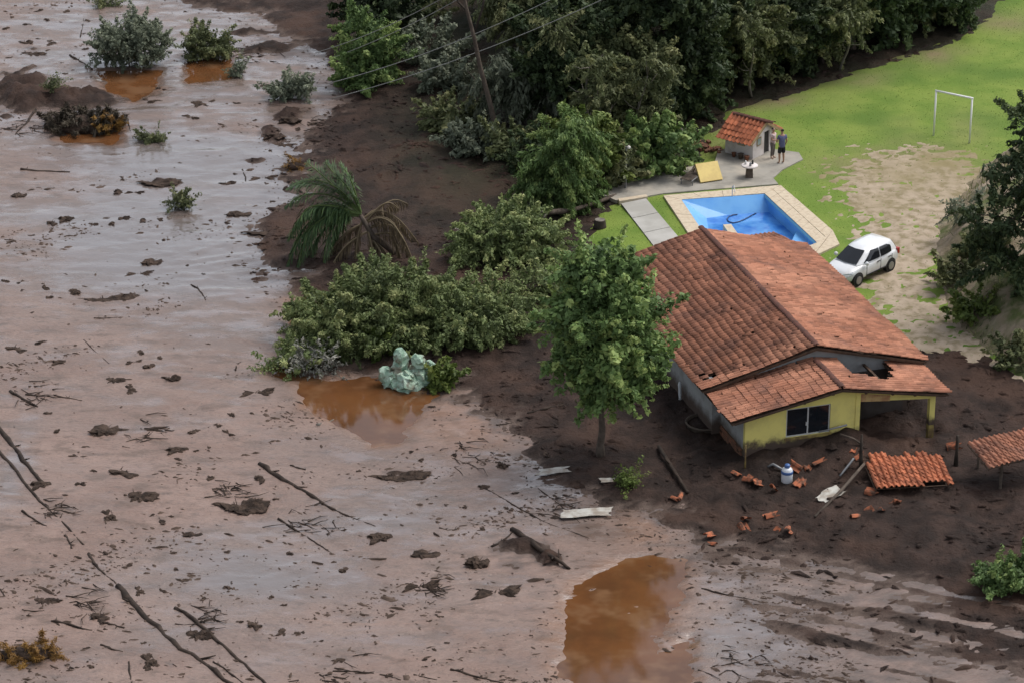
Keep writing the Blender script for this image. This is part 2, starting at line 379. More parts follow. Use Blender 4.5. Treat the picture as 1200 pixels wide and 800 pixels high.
def on(px, py, dz=0.0, it=4):
    """point of the terrain seen at a photo pixel"""
    z = 0.3
    for _ in range(it):
        p = G(px, py, z); z = float(gzf(p[0], p[1]))
    p = G(px, py, z); p[2] += dz; return p

# ------------------------------------------------------------------ the ground
mb = MB(); mb.add([[-3000, -1500, -1.2], [3000, -1500, -1.2], [3000, 4500, -1.2], [-3000, 4500, -1.2]], [(0, 1, 2, 3)])
tag(mb.build('ground', 'far_earth'), kind='structure')
def _wet(X, Y, Z):
    w = .17 + .50 * fbm(X * .16, Y * .34, 101, 5) + .22 * smooth(122, 140, Y)
    for (a, b, rx, ry, k) in [(180, 60, 190, 70, .45), (230, 230, 150, 90, .65), (330, 230, 60, 60, .4), (110, 300, 140, 45, .45), (250, 330, 120, 40, .3), (285, 680, 120, 60, .55), (480, 600, 150, 60, .45),
                              (560, 745, 160, 60, .25), (880, 745, 110, 60, .6), (640, 560, 70, 40, .45), (20, 540, 20, 50, .6), (700, 610, 70, 25, .4), (190, 745, 60, 22, .35)]:
        c = G(a, b); sx = abs(G(a + rx, b)[0] - c[0]); sy = (G(a, b - ry)[1] - G(a, b + ry)[1]) / 2
        w = w + k * np.exp(-((X - c[0]) / sx) ** 2 - ((Y - c[1]) / sy) ** 2)
    return np.clip(w - smooth(.03, .09, Z) * .25, 0, 1)
def _rust(X, Y, Z):
    r = np.zeros_like(X)
    for k, p in PUDW.items(): r = np.maximum(r, .6 * smooth(-.8, .2, sdist(X, Y, p) + .6 * fbm(X * .8, Y * .8, 103, 3)))
    c = G(560, 500); r = np.maximum(r, .40 * np.exp(-((X - c[0]) / 3.2) ** 2 - ((Y - c[1]) / 4.5) ** 2) * (1 + fbm(X * .7, Y * .7, 104, 3)))
    c = G(760, 625); r = np.maximum(r, .55 * np.exp(-((X - c[0]) / 1.8) ** 2 - ((Y - c[1]) / 2.0) ** 2))
    return np.clip(r, 0, 1)
ys = [86.0]
while ys[-1] < 215: ys.append(ys[-1] + 0.115 * (ys[-1] / 95) ** 1.35)
ys = np.array(ys)
sheet('mud_flow', np.arange(-46, 26, 0.155), ys, flow_h, 'wet_mud', keep=lambda X, Y, Z: (Z > bank_h(X, Y) - .25) & (sdist(X, Y, POOLHOLE) < -.5), attrs={'wet': _wet, 'rust': _rust, 'silt': lambda X, Y, Z: np.clip(smooth(.20, -.02, Z - bank_h(X, Y)) * (.75 + .9 * fbm(X * 1.2, Y * 1.8, 109, 4)), 0, 1)})
def _litter(X, Y, Z):
    c = smooth(131, 150, Y) * smooth(-9, -2, X) * (.55 + .5 * fbm(X * .4, Y * .4, 105, 4))
    return np.clip(c, 0, 1)
ys2 = [88.0]
while ys2[-1] < 215: ys2.append(ys2[-1] + 0.15 * (ys2[-1] / 95) ** 1.3)
sheet('mud_bank', np.arange(-34, 40, 0.18), np.array(ys2), bank_h, 'dark_mud', keep=lambda X, Y, Z: (Z > -.16) & (Z > lawn_h(X, Y) - .2) & (sdist(X, Y, POOLHOLE) < -.5), attrs={'litter': _litter, 'film': lambda X, Y, Z: np.clip(smooth(.10, .0, Z - flow_h(X, Y)) * (.8 + .8 * fbm(X * 1.5, Y * 2.2, 108, 4)), 0, 1) * (sdist(X, Y, BANK) < 6)})
def _worn(X, Y, Z):
    w = np.zeros_like(X)
    for (a, b, rx, ry, k) in [(900, 118, 60, 12, .9), (985, 92, 50, 12, .8), (1075, 60, 50, 16, .9), (1180, 25, 60, 14, .6), (1040, 190, 90, 22, .9), (1110, 150, 60, 18, .35), (840, 160, 40, 20, .7)]:
        c = G(a, b, LZ); sx = abs(G(a + rx, b, LZ)[0] - c[0]); sy = (G(a, b - ry, LZ)[1] - G(a, b + ry, LZ)[1]) / 2
        w = w + k * np.exp(-((X - c[0]) / sx) ** 2 - ((Y - c[1]) / sy) ** 2)
    return np.clip(w * (.75 + 1.1 * fbm(X * .5, Y * .5, 106, 4)), 0, 1)
sheet('lawn', np.arange(2, 62, 0.26), np.arange(108, 215, 0.32), lawn_h, 'lawn_green', keep=lambda X, Y, Z: (Z > bank_h(X, Y) - .12), attrs={'worn': _worn})
def _worn2(X, Y, Z): return np.clip(smooth(136, 146, Y) * (.6 + .8 * fbm(X * .45, Y * .45, 107, 4)), 0, 1)
sheet('dirt_driveway', np.arange(10, 36, 0.15), np.arange(112, 160, 0.2), dirt_h, 'dirt', keep=lambda X, Y, Z: Z > lawn_h(X, Y) - .02, attrs={'worn': _worn2})
sheet('earth_embankment', np.arange(12, 70, 0.25), np.arange(100, 175, 0.25), emb_h, 'bank_earth', keep=lambda X, Y, Z: (Z > lawn_h(X, Y) - .15) & (Z > bank_h(X, Y) - .15))
for k, p in PUDW.items():
    a = p.min(0) - 1.0; c = p.max(0) + 1.0
    mb = MB(); mb.add([[a[0], a[1], -.045 - .0005 * k], [c[0], a[1], -.045 - .0005 * k], [c[0], c[1], -.045 - .0005 * k], [a[0], c[1], -.045 - .0005 * k]], [(0, 1, 2, 3)])
    tag(mb.build('brown_water', 'brown_water'), kind='structure')

# ------------------------------------------------------------------ building materials
mat('roof_tile', (0.325, 0.143, 0.088), 0.85, (0.190, 0.094, 0.067), 0.8, 7, 0.42, 0.70, spec=0.2, col3=(0.40, 0.19, 0.12), scale3=0.35, bump=0.3, bscale=14, bdist=0.01, objrand=0.24)
mat('bright_tile', (0.40, 0.135, 0.066), 0.8, (0.25, 0.085, 0.045), 2.2, 5, 0.36, 0.66, spec=0.25, bump=0.3, bscale=14, bdist=0.01, objrand=0.28)
mat('ridge_tile', (0.135, 0.060, 0.045), 0.85, (0.085, 0.045, 0.035), 2.5, 5, spec=0.2)
mat('roof_timber', (0.060, 0.040, 0.028), 0.85, (0.10, 0.065, 0.045), 3, 4, spec=0.2)
mat('pale_timber', (0.36, 0.26, 0.14), 0.8, (0.25, 0.18, 0.10), 4, 4, spec=0.2)
mat('yellow_paint', (0.74, 0.65, 0.20), 0.8, (0.62, 0.54, 0.18), 1.6, 6, 0.4, 0.7, spec=0.25, tide=(1.05, 1.45, (0.085, 0.060, 0.045)), bump=0.12, bscale=20, bdist=0.01)
mat('muddy_yellow', (0.30, 0.235, 0.075), 0.85, (0.115, 0.075, 0.042), 2.0, 6, 0.35, 0.6, spec=0.2)
mat('grey_plaster', (0.36, 0.37, 0.37), 0.85, (0.26, 0.26, 0.25), 1.0, 6, 0.4, 0.7, spec=0.2, tide=(.8, 1.5, (0.085, 0.062, 0.050)), bump=0.1, bscale=18, bdist=0.01)
mat('white_plaster', (0.66, 0.64, 0.61), 0.85, (0.50, 0.46, 0.43), 1.2, 6, 0.42, 0.72, spec=0.2)
mat('raw_brick', (0.24, 0.105, 0.065), 0.9, (0.13, 0.075, 0.05), 3.0, 5, spec=0.15)
mat('frame_metal', (0.55, 0.56, 0.55), 0.45, metal=0.3)
mat('dark_glass', (0.012, 0.014, 0.018), 0.08, spec=0.5)
mat('pale_glass', (0.22, 0.30, 0.33), 0.15, (0.32, 0.38, 0.38), 3, 3, spec=0.5)
mat('bay_shade', (0.085, 0.072, 0.065), 0.9, (0.050, 0.040, 0.034), 1.2, 5, spec=0.15)  # dark base colour stands in for the shade inside the porch bay
mat('stain_board', (0.36, 0.20, 0.10), 0.8, (0.50, 0.36, 0.16), 3, 5, spec=0.2)

def tile_mesh(name, w, l, mname, lift=0.03, broken=0.0, rng=None, hs=1.0):
    prof = [(-.5, .012), (-.30, .0), (-.12, .004), (-.02, .045), (.15, .075), (.33, .06), (.47, .012), (.5, .0)]
    P = np.array(prof) * [w, w / .22 * hs]
    n = len(P); vs = []; th = .014
    for (yy, zz) in ((0, .004), (l, lift)):
        for i, (x, z) in enumerate(P):
            y2 = yy
            if broken and yy > 0: y2 = yy * (1 - broken * rng.random())
            vs.append((x, y2, z + zz))
    for i, (x, z) in enumerate(P):
        y2 = vs[n + i][1]; vs.append((x, y2, z + lift - th - .012))
    for i, (x, z) in enumerate(P): vs.append((x, 0, z - th))
    fs = []
    for i in range(n - 1):
        fs.append((i, n + i, n + i + 1, i + 1)); fs.append((n + i, 2 * n + i, 2 * n + i + 1, n + i + 1)); fs.append((2 * n + i, 3 * n + i, 3 * n + i + 1, 2 * n + i + 1))
    mb = MB(); mb.add(vs, fs); return mb.mesh(name, mname)
def tile_mats(O, A, D, ncol, nrow, w, l, keep=None, rng=None, jit=0.01, gapf=None):
    A0 = unit(A); A = A0; D = unit(D); Nn = np.cross(A, D)
    if Nn[2] < 0: A = -A; Nn = np.cross(A, D)
    out = []
    for r in range(nrow):
        for c in range(ncol):
            if keep and not keep(c, r): continue
            p = np.asarray(O) + A0 * ((c + .5) * w) + D * (r * l) + Nn * (.02 + jit * rng.random())
            q_ = float(fbm(p[0] * .45 + p[2], p[1] * .45, 301, 2)); p = p + Nn * .07 * q_ + D * .06 * float(fbm(p[0] * .9, p[1] * .9 + 3, 302, 2))
            a = unit(A + D * rng.normal() * .012 + Nn * rng.normal() * .012); d = unit(D - a * (D @ a)); n = np.cross(a, d)
            out.append(frame(p + D * rng.normal() * .008, a, d, n))
    return out
def join_tiles(me, mats_, name, mname, parent):
    v0 = np.empty(len(me.vertices) * 3, np.float32); me.vertices.foreach_get('co', v0); v0 = v0.reshape(-1, 3)
    f0 = np.array([p.vertices[:] for p in me.polygons]); nv = len(v0)
    V_ = np.concatenate([xf(M, v0) for M in mats_]); F = np.concatenate([f0 + nv * i for i in range(len(mats_))])
    return tag(link(name, fast_mesh(name, V_, F, mname, False, {'rnd': np.repeat(np.random.default_rng(4).random(len(mats_)), nv)}), parent), kind='stuff')

# ------------------------------------------------------------------ the house
HO = np.array([12.612, 115.864, 0.0]); HY = 0.302
HU = np.array([math.cos(HY), math.sin(HY), 0]); HV = np.array([-math.sin(HY), math.cos(HY), 0]); HZ = np.array([0, 0, 1.])
def H(u, v, z): return HO + HU * u + HV * v + HZ * z
def HB(mb, u0, u1, v0, v1, z0, z1):
    M = frame(HO, HU, HV, HZ)
    return mb.box(((u0 + u1) / 2, (v0 + v1) / 2, (z0 + z1) / 2), (abs(u1 - u0), abs(v1 - v0), abs(z1 - z0)), M)
def HPoly(mb, pts, ax, t0, t1):
    """extruded polygon in house coordinates; ax 'v' : pts (u,z) extruded in v; ax 'u' : pts (v,z) extruded in u"""
    n = len(pts)
    f = (lambda p, t: H(p[0], t, p[1])) if ax == 'v' else (lambda p, t: H(t, p[0], p[1]))
    vs = [f(p, t0) for p in pts] + [f(p, t1) for p in pts]
    fs = [tuple(range(n)), tuple(range(2 * n - 1, n - 1, -1))] + [(i, n + i, n + (i + 1) % n, (i + 1) % n)[::-1] for i in range(n)]
    return mb.add(vs, fs)
def hp(px, py, v):
    """(u, z) of the photo pixel on the house plane at depth v"""
    d = _fw + np.array([1., 0, 0]) * (px - 600) / FPX + _up * (400 - py) / FPX
    o = np.array([0, 0, CH]); t = ((HO + HV * v - o) @ HV) / (d @ HV); p = o + d * t - HO
    return p @ HU, p[2]
EZ, WH, LH, RISE = 2.75, 4.92, 13.7, 1.283
PEZ, PWH, PV, PRISE = 2.50, 4.65, -2.78, 0.86
rngH = np.random.default_rng(5)
house = empty('house', H(0, 4, 0.3), 'single storey house with terracotta tile roof and yellow front, half buried in mud', 'house')
zroof = lambda u: EZ + RISE * (1 - abs(u) / WH)
# main walls
mb = MB()
HPoly(mb, [(.62, -.5), (13.2, -.5), (13.2, zroof(4.35) - .12), (.62, zroof(4.35) - .12)], 'u', -4.40, -4.20)
HPoly(mb, [(.62, -.5), (13.2, -.5), (13.2, zroof(4.35) - .12), (.62, zroof(4.35) - .12)], 'u', 4.20, 4.40)
mb.build('side_wall', 'grey_plaster', house)
mb = MB()
HPoly(mb, [(-4.4, -.5), (4.4, -.5), (4.4, zroof(4.4) - .1), (0, zroof(0) - .1), (-4.4, zroof(4.4) - .1)], 'v', 13.2, 13.4)
mb.build('rear_wall', 'grey_plaster', house)
mb = MB()
HPoly(mb, [(-4.4, -.5), (4.4, -.5), (4.4, zroof(4.4) - .1), (0, zroof(0) - .1), (-4.4, zroof(4.4) - .1)], 'v', .40, .62)
mb.build('gable_wall', 'grey_plaster', house)
# front wall of the porch room with its window opening (frame pieces butt end to end)
FV = -2.40
wu0, wz1 = hp(922, 478, FV); wu1, _ = hp(974, 470, FV); _, wz0 = hp(924, 512, FV)
wz1 = 2.56; wz0 = wz1 - 1.28
zp = lambda u: PEZ + PRISE * (1 - abs(u) / PWH) - .13
CU = 0.78                                            # right end of the closed room
mb = MB()
HPoly(mb, [(-4.05, -.6), (wu0, -.6), (wu0, zp(wu0)), (-4.05, zp(-4.05))], 'v', FV, FV + .18)
HPoly(mb, [(wu1, -.6), (CU, -.6), (CU, zp(CU)), (0, zp(0)), (wu1, zp(wu1))] if wu1 < 0 else [(wu1, -.6), (CU, -.6), (CU, zp(CU)), (wu1, zp(wu1))], 'v', FV, FV + .18)
HPoly(mb, [(wu0, -.6), (wu1, -.6), (wu1, wz0), (wu0, wz0)], 'v', FV, FV + .18)
top = [(wu0, wz1), (wu1, wz1), (wu1, zp(wu1))] + ([(0, zp(0))] if wu1 > 0 else []) + [(wu0, zp(wu0))]
HPoly(mb, top, 'v', FV, FV + .18)
mb.build('front_wall', 'yellow_paint', house)
mb = MB(); HB(mb, wu0 - .05, wu1 + .05, FV - .06, FV - .002, wz0 - .12, wz0 - .01); mb.build('window_sill', 'muddy_yellow', house)
win = empty('window', H(wu0, FV, wz0)); win.parent = house; win.matrix_parent_inverse = _world(house).inverted()
mb = MB()
for a, b, c, d in ((wu0, wu0 + .06, wz0, wz1), (wu1 - .06, wu1, wz0, wz1), (wu0 + .06, wu1 - .06, wz1 - .06, wz1), (wu0 + .06, wu1 - .06, wz0, wz0 + .06), ((wu0 + wu1) / 2 - .03, (wu0 + wu1) / 2 + .03, wz0 + .06, wz1 - .06)):
    HB(mb, a, b, FV + .05, FV + .10, c, d)
HB(mb, (wu0 + wu1) / 2 - .09, (wu0 + wu1) / 2 - .035, FV + .03, FV + .05, wz0 + .42, wz0 + .58)
mb.build('window_frame', 'frame_metal', win)
for a, b in ((wu0 + .06, (wu0 + wu1) / 2 - .03), ((wu0 + wu1) / 2 + .03, wu1 - .06)):
    mb = MB(); HB(mb, a, b, FV + .07, FV + .08, wz0 + .06, wz1 - .06); mb.build('pane', 'dark_glass', win)
# left side of the porch room: plaster above, bricks laid bare below
mb = MB(); HPoly(mb, [(FV + .18, .95), (.40, .95), (.40, zp(4.05) - .05), (FV + .18, zp(4.05) - .05)], 'u', -4.05, -3.87); mb.build('side_wall', 'grey_plaster', house)
mb = MB(); HPoly(mb, [(FV + .18, -.5), (.40, -.5), (.40, .95), (FV + .18, .95)], 'u', -4.03, -3.87); mb.build('wall_base', 'roof_timber', house)
bm_ = None
for r in range(8):
    for c in range(12):
        v0 = FV + .19 + c * .215 - (r % 2) * .1
        if v0 < FV + .18 or v0 + .2 > .40 or rngH.random() < .12: continue
        mb = MB(); HB(mb, -.01, .028, 0, .2, 0, .085)
        if bm_ is None: bm_ = mb.mesh('brick', 'raw_brick')
        dd = HU * (-4.058 - rngH.random() * .01) + HV * v0 + HZ * (.12 + r * .1)
        link('brick', bm_, house, Matrix.Translation(V2(dd)))
mb = MB(); HB(mb, -3.85, 4.19, .36, .395, -.5, 2.42); mb.build('added_bay_panel', 'bay_shade', house)  # added panel hiding the lower gable wall, so the open bay looks dark
# open bay: column, lintel, post
mb = MB(); HB(mb, CU + .002, CU + .2, FV - .03, FV + .22, -.6, zp(CU) - .02); mb.build('column', 'yellow_paint', house)
mb = MB(); HPoly(mb, [(CU + .205, zp(CU) - .62), (4.12, zp(4.12) - .30), (4.12, zp(4.12)), (CU + .205, zp(CU))], 'v', FV, FV + .2); mb.build('lintel', 'yellow_paint', house)
mb = MB(); HPoly(mb, [(CU + .22, zp(CU) - .62), (2.3, zp(2.3) - .48), (2.3, zp(2.3) - .22), (CU + .22, zp(CU) - .27)], 'v', FV - .022, FV - .002); mb.build('board', 'stain_board', house)
mb = MB(); HB(mb, 4.122, 4.36, FV - .01, FV + .22, .95, zp(4.36)); mb.build('post', 'yellow_paint', house)
mb = MB(); HB(mb, 4.124, 4.358, FV - .008, FV + .218, -.6, .95); mb.build('post', 'muddy_yellow', house)
mb = MB(); HB(mb, 4.13, 4.34, FV + .225, .395, zp(4.36) - .38, zp(4.36) - .02); mb.build('side_beam', 'yellow_paint', house)
for u in (-1.6, -.35, 1.1, 2.3, 3.3):
    mb = MB(); HB(mb, u - .05, u + .05, PV + .08, .35, zp(u) - .105, zp(u) - .005 if abs(u) > 3 else zp(u) - .01); mb.build('rafter_end', 'roof_timber', house)
# the roofs
TW, TL = .215, .325
tile = tile_mesh('tile', TW, TL + .06, 'roof_tile', hs=.68)
def plane(name, O, A, D, ncol, nrow, hole=None, uw=True):
    """under-roof of a tiled plane and the matrices of its tiles"""
    A = unit(A); D = unit(D); N_ = np.cross(A, D); N_ = N_ if N_[2] > 0 else -N_
    keep = (lambda c, r: not hole(c, r)) if hole else None
    mb = MB()
    if hole is None:
        p = [O, O + A * ncol * TW, O + A * ncol * TW + D * nrow * TL, O + D * nrow * TL]
        mb.add([q - N_ * .07 for q in p] + [q - N_ * .13 for q in p], [(0, 1, 2, 3), (7, 6, 5, 4), (0, 4, 5, 1), (1, 5, 6, 2), (2, 6, 7, 3), (3, 7, 4, 0)])
    else:
        for r in range(nrow):
            for c in range(ncol):
                if hole(c, r): continue
                q0 = O + A * c * TW + D * r * TL; p = [q0, q0 + A * TW, q0 + A * TW + D * TL, q0 + D * TL]
                mb.add([q - N_ * .07 for q in p] + [q - N_ * .12 for q in p], [(0, 1, 2, 3), (7, 6, 5, 4), (0, 4, 5, 1), (1, 5, 6, 2), (2, 6, 7, 3), (3, 7, 4, 0)])
    o = mb.build(name, 'roof_timber', house)
    return o, tile_mats(O, A, D, ncol, nrow, TW, TL, keep, rngH)
slope = math.hypot(WH, RISE); nr = int(round(slope / TL)); 
Dl = unit(-HU * WH - HZ * RISE); Dr = unit(HU * WH - HZ * RISE)
planes = []
nc = int(LH / TW)
def miss_main(c, r):
    return (r in (nr - 3, nr - 2) and 3 <= c <= 5 and (c + r) % 3 != 0)
planes.append(plane('roof', H(0, 0, EZ + RISE), HV, Dl, nc, nr, miss_main))
planes.append(plane('roof', H(0, 0, EZ + RISE), HV, Dr, nc, nr))
ps = math.hypot(PWH, PRISE); pnr = int(round(ps / TL)); Pl = unit(-HU * PWH - HZ * PRISE); Pr = unit(HU * PWH - HZ * PRISE); pnc = int(round((.38 - PV) / TW))
def hole_porch(c, r):
    v = PV + (c + .5) * TW; u = (r + .5) * TL
    # torn opening: a lens along the gable wall
    return u > .9 and u < 3.35 and v > -1.75 + .55 * abs(u - 2.3) + .12 * math.sin(u * 9) and v < .35 and not (u > 2.9 and v < -.8)
planes.append(plane('porch_roof', H(0, PV, PEZ + PRISE), HV, Pl, pnc, pnr))
planes.append(plane('porch_roof', H(0, PV, PEZ + PRISE), HV, Pr, pnc, pnr, hole_porch))
planes.append(plane('rear_roof', H(.9, 13.45, 2.95), HU, unit(HV * 2.1 - HZ * .42), 16, 6))
for u0 in (1.05, 4.15):
    mb = MB(); HB(mb, u0, u0 + .14, 15.2, 15.34, 0, 2.5); mb.build('post', 'roof_timber', house)
# loosen a few tiles of the main roof
allt = []
for pi, (ro, ms) in enumerate(planes):
    for M in ms:
        q = np.array(M.translation)
        uv = (q - HO); u_, v_ = uv @ HU, uv @ HV
        vis = not (pi in (2, 3) and v_ > -.05) and not (pi == 1 and False)
        if rngH.random() < .05: M = M @ Matrix.Translation((rngH.normal() * .03, abs(rngH.normal()) * .09, .02)) @ Matrix.Rotation(rngH.normal() * .16, 4, 'Z') @ Matrix.Rotation(rngH.normal() * .06, 4, 'X')
        allt.append((depth(q) + (0 if vis else 1000), pi, M))
allt.sort(key=lambda t: t[0])
rest = {}
for k, (d, pi, M) in enumerate(allt):
    if k < 300: link('tile', tile, planes[pi][0], M)
    else: rest.setdefault(pi, []).append(M)
for pi, ms in rest.items(): join_tiles(tile, ms, 'tiles', 'roof_tile', planes[pi][0])
# ridge caps
cap = MB(); an = np.linspace(0, math.pi, 7)
prof = np.stack([.13 * np.cos(an), .085 * np.sin(an)], 1)
vs = [(x, 0, z) for x, z in prof] + [(x * 1.12, .38, z * 1.15 + .012) for x, z in prof]
cap.add(vs, [(i, i + 1, 8 + i, 7 + i) for i in range(6)]); cap = cap.mesh('ridge_cap', 'ridge_tile')
for k in range(int(LH / .34)): link('ridge_cap', cap, planes[0][0], frame(H(0, k * .34 + .02, EZ + RISE + .035), HU, HV, HZ) @ Matrix.Rotation(rngH.normal() * .03, 4, 'Z'))
for k in range(8): link('ridge_cap', cap, planes[2][0], frame(H(0, PV + k * .34 + .02, PEZ + PRISE + .035), HU, HV, HZ) @ Matrix.Rotation(rngH.normal() * .05, 4, 'Z'))
# barge boards under the front edges
mb = MB()
for s in (-1, 1):
    HPoly(mb, [(0, EZ + RISE - .07), (s * WH, EZ - .07), (s * WH, EZ - .20), (0, EZ + RISE - .20)], 'v', .02, .055)
mb.build('barge_board', 'roof_timber', planes[0][0])
mb = MB()
for s in (-1, 1):
    HPoly(mb, [(0, PEZ + PRISE - .07), (s * PWH, PEZ - .07), (s * PWH, PEZ - .17), (0, PEZ + PRISE - .17)], 'v', PV + .02, PV + .05)
mb.build('barge_board', 'roof_timber', planes[2][0])

# ------------------------------------------------------------------ pool, paving
mat('coping_stone', (0.56, 0.48, 0.36), 0.85, (0.46, 0.37, 0.27), 5.0, 5, 0.4, 0.68, spec=0.2, bump=0.2, bscale=25, bdist=0.01)
mat('pool_tile', (0.095, 0.32, 0.70), 0.35, (0.16, 0.42, 0.76), 0.6, 4, spec=0.4)
mat('pool_floor', (0.06, 0.27, 0.68), 0.35, (0.26, 0.48, 0.72), 0.9, 5, 0.52, 0.66, spec=0.4)
mat('pool_water', (0.025, 0.15, 0.52), 0.06, (0.10, 0.30, 0.66), 0.8, 3, spec=0.5, bump=0.1, bscale=3, bdist=0.02)
mat('blue_hose', (0.02, 0.05, 0.14), 0.4)
mat('pool_rim', (0.30, 0.58, 0.66), 0.5)
mat('concrete', (0.33, 0.31, 0.27), 0.9, (0.24, 0.225, 0.195), 0.9, 6, 0.38, 0.66, spec=0.2, bump=0.25, bscale=8, bdist=0.02, col3=(0.40, 0.36, 0.30), scale3=0.5)
mat('pale_concrete', (0.42, 0.41, 0.38), 0.9, (0.34, 0.33, 0.30), 0.8, 5, spec=0.2, bump=0.2, bscale=12, bdist=0.01)
CZ = LZ + .10
pool = empty('swimming_pool', G(880, 260, LZ), 'blue tiled swimming pool with cream stone surround behind the house', 'swimming pool')
inn = GP([(799, 234), (896, 227), (958, 285), (936, 291), (893, 316), (855, 318)], CZ)
outr = GP([(777, 229), (915, 217), (976, 270), (984, 286), (952, 301), (905, 330), (845, 332)], CZ)
# coping slabs: quads between the two outlines, one slab each, with open joints
def along(poly, t):
    n = len(poly); seg = np.linalg.norm(np.roll(poly, -1, 0) - poly, axis=1); L_ = seg.sum(); d = (t % 1) * L_
    for i in range(n):
        if d <= seg[i]: return poly[i] + (poly[(i + 1) % n] - poly[i]) * d / seg[i]
        d -= seg[i]
    return poly[0]
def slabs(A, B, n, z0, z1, parent, name, m, rows=1):
    for k in range(n):
        for r in range(rows):
            t0, t1 = (k + .012) / n, (k + .988) / n; r0, r1 = (r + .02) / rows, (r + .98) / rows
            a0, a1 = A[0] + (A[1] - A[0]) * t0, A[0] + (A[1] - A[0]) * t1; b0, b1 = B[0] + (B[1] - B[0]) * t0, B[0] + (B[1] - B[0]) * t1
            q = [a0 + (b0 - a0) * r0, a1 + (b1 - a1) * r0, a1 + (b1 - a1) * r1, a0 + (b0 - a0) * r1]
            mb = MB(); mb.prism(q, z0, z1 + rngH.normal() * .004); mb.build(name, m, parent)
I, O_ = inn, outr
slabs((I[0], I[1]), (O_[0], O_[1]), 8, LZ - .2, CZ, pool, 'coping_slab', 'coping_stone')
slabs((I[1], I[2]), (O_[1], O_[2]), 10, LZ - .2, CZ, pool, 'coping_slab', 'coping_stone', 2)
slabs((I[2], I[3]), (O_[2], O_[4]), 3, LZ - .2, CZ, pool, 'coping_slab', 'coping_stone', 2)
slabs((I[3], I[4]), (O_[4], O_[5]), 4, LZ - .2, CZ, pool, 'coping_slab', 'coping_stone', 2)
slabs((I[5], I[0]), (O_[6], O_[0]), 9, LZ - .2, CZ, pool, 'coping_slab', 'coping_stone')
mid3 = (O_[2] + O_[4]) / 2
for a_, b_ in ((O_[2], O_[3]), (O_[3], O_[4])):
    mb = MB(); mb.prism([mid3 + (a_ - mid3) * .98 + (O_[3] - mid3) * .01, mid3 + (b_ - mid3) * .98 + (O_[3] - mid3) * .01, mid3 + (O_[3] - mid3) * .03], LZ - .2, CZ); mb.build('coping_slab', 'coping_stone', pool)
# basin: sloping shallow side on the left, deep floor on the right
def p3(px, py, z): return G(px, py, z)
T = [np.append(q, CZ - .02) for q in inn]
def lower(q, z): return np.array([q[0], q[1], z])
deepz = CZ - 1.45
def at2(i, j, t): return T[i] + (T[j] - T[i]) * t
B0, B1, B2, B3, B4 = lower(at2(0, 1, .50) + np.array([.35, -1.7, 0]), deepz), lower(at2(1, 2, .20), deepz), lower(at2(1, 2, .62), deepz), lower(at2(3, 4, .55), deepz), lower(at2(5, 4, .46), deepz)
def face(name, m, *polys):
    mb = MB()
    for p in polys: mb.add(p, [tuple(range(len(p)))])
    mb.build(name, m, pool)
face('shallow_slope', 'pool_tile', [T[0], T[5], B4, B0])
face('basin_wall', 'pool_tile', [T[0], B0, B1, T[1]])
mid = at2(1, 2, .62)
face('basin_wall', 'pool_tile', [T[1], B1, B2, mid])
ledge = CZ - .38; s0 = lower(mid, ledge); s1 = lower(T[2], ledge); s2 = lower(T[3], ledge); s3 = lower(B3, ledge)
face('shallow_ledge', 'pool_tile', [s0, s3, s2, s1], [s0, B2, B3, s3], [mid, s0, s1, T[2]], [T[2], s1, s2, T[3]], [T[3], s2, s3, lower(s3, CZ - .02)])
face('basin_floor', 'pool_floor', [B0, B4, B3, B2, B1])
face('basin_wall', 'pool_tile', [T[5], T[4], lower(T[4], deepz), B4], [T[4], lower(s3, CZ - .02), B3, lower(T[4], deepz)])
wz = deepz + .72
face('water', 'pool_water', [lower(t_, wz) for t_ in T])
# pale rim line on the right wall, cream divider
mb = MB(); d_ = np.array([-.035, -.012, 0]); mb.add([T[1] + d_, T[1] + d_ + [0, 0, -.14], T[2] + d_ + [0, 0, -.14], T[2] + d_], [(0, 1, 2, 3)]); mb.build('rim_tiles', 'pool_rim', pool)
a_ = G(852, 263, CZ - .1); b_ = G(866, 283, CZ - .1); dv = unit(b_ - a_); nv = np.array([-dv[1], dv[0], 0])
mb = MB(); mb.prism([(a_ + nv * .2)[:2], (a_ - nv * .2)[:2], (b_ + dv * 1.2 - nv * .2)[:2], (b_ + dv * 1.2 + nv * .2)[:2]], CZ - 1.3, CZ - .1); mb.build('divider_wall', 'coping_stone', pool)
# streaks of foam-coloured film left on the floor: a handrail standing at the far edge
ho = [G(a, b, wz + .03) for a, b in ((886, 250), (880, 253), (873, 257), (866, 260), (859, 261.5), (854, 260), (852, 257), (854, 254), (859, 252), (864, 251.5))]
mb = MB(); mb.tube(np.array(ho), .032, 6); tag(mb.build('hose', 'blue_hose', None, True), 'dark hose looped on the water of the swimming pool', 'hose')
hr = G(858, 231, CZ); mb = MB(); mb.tube([hr + [0, 0, 0], hr + [0, 0, .55], hr + [.05, -.25, .7], hr + [.08, -.5, .45]], .022, 6); mb.build('handrail', 'frame_metal', pool)

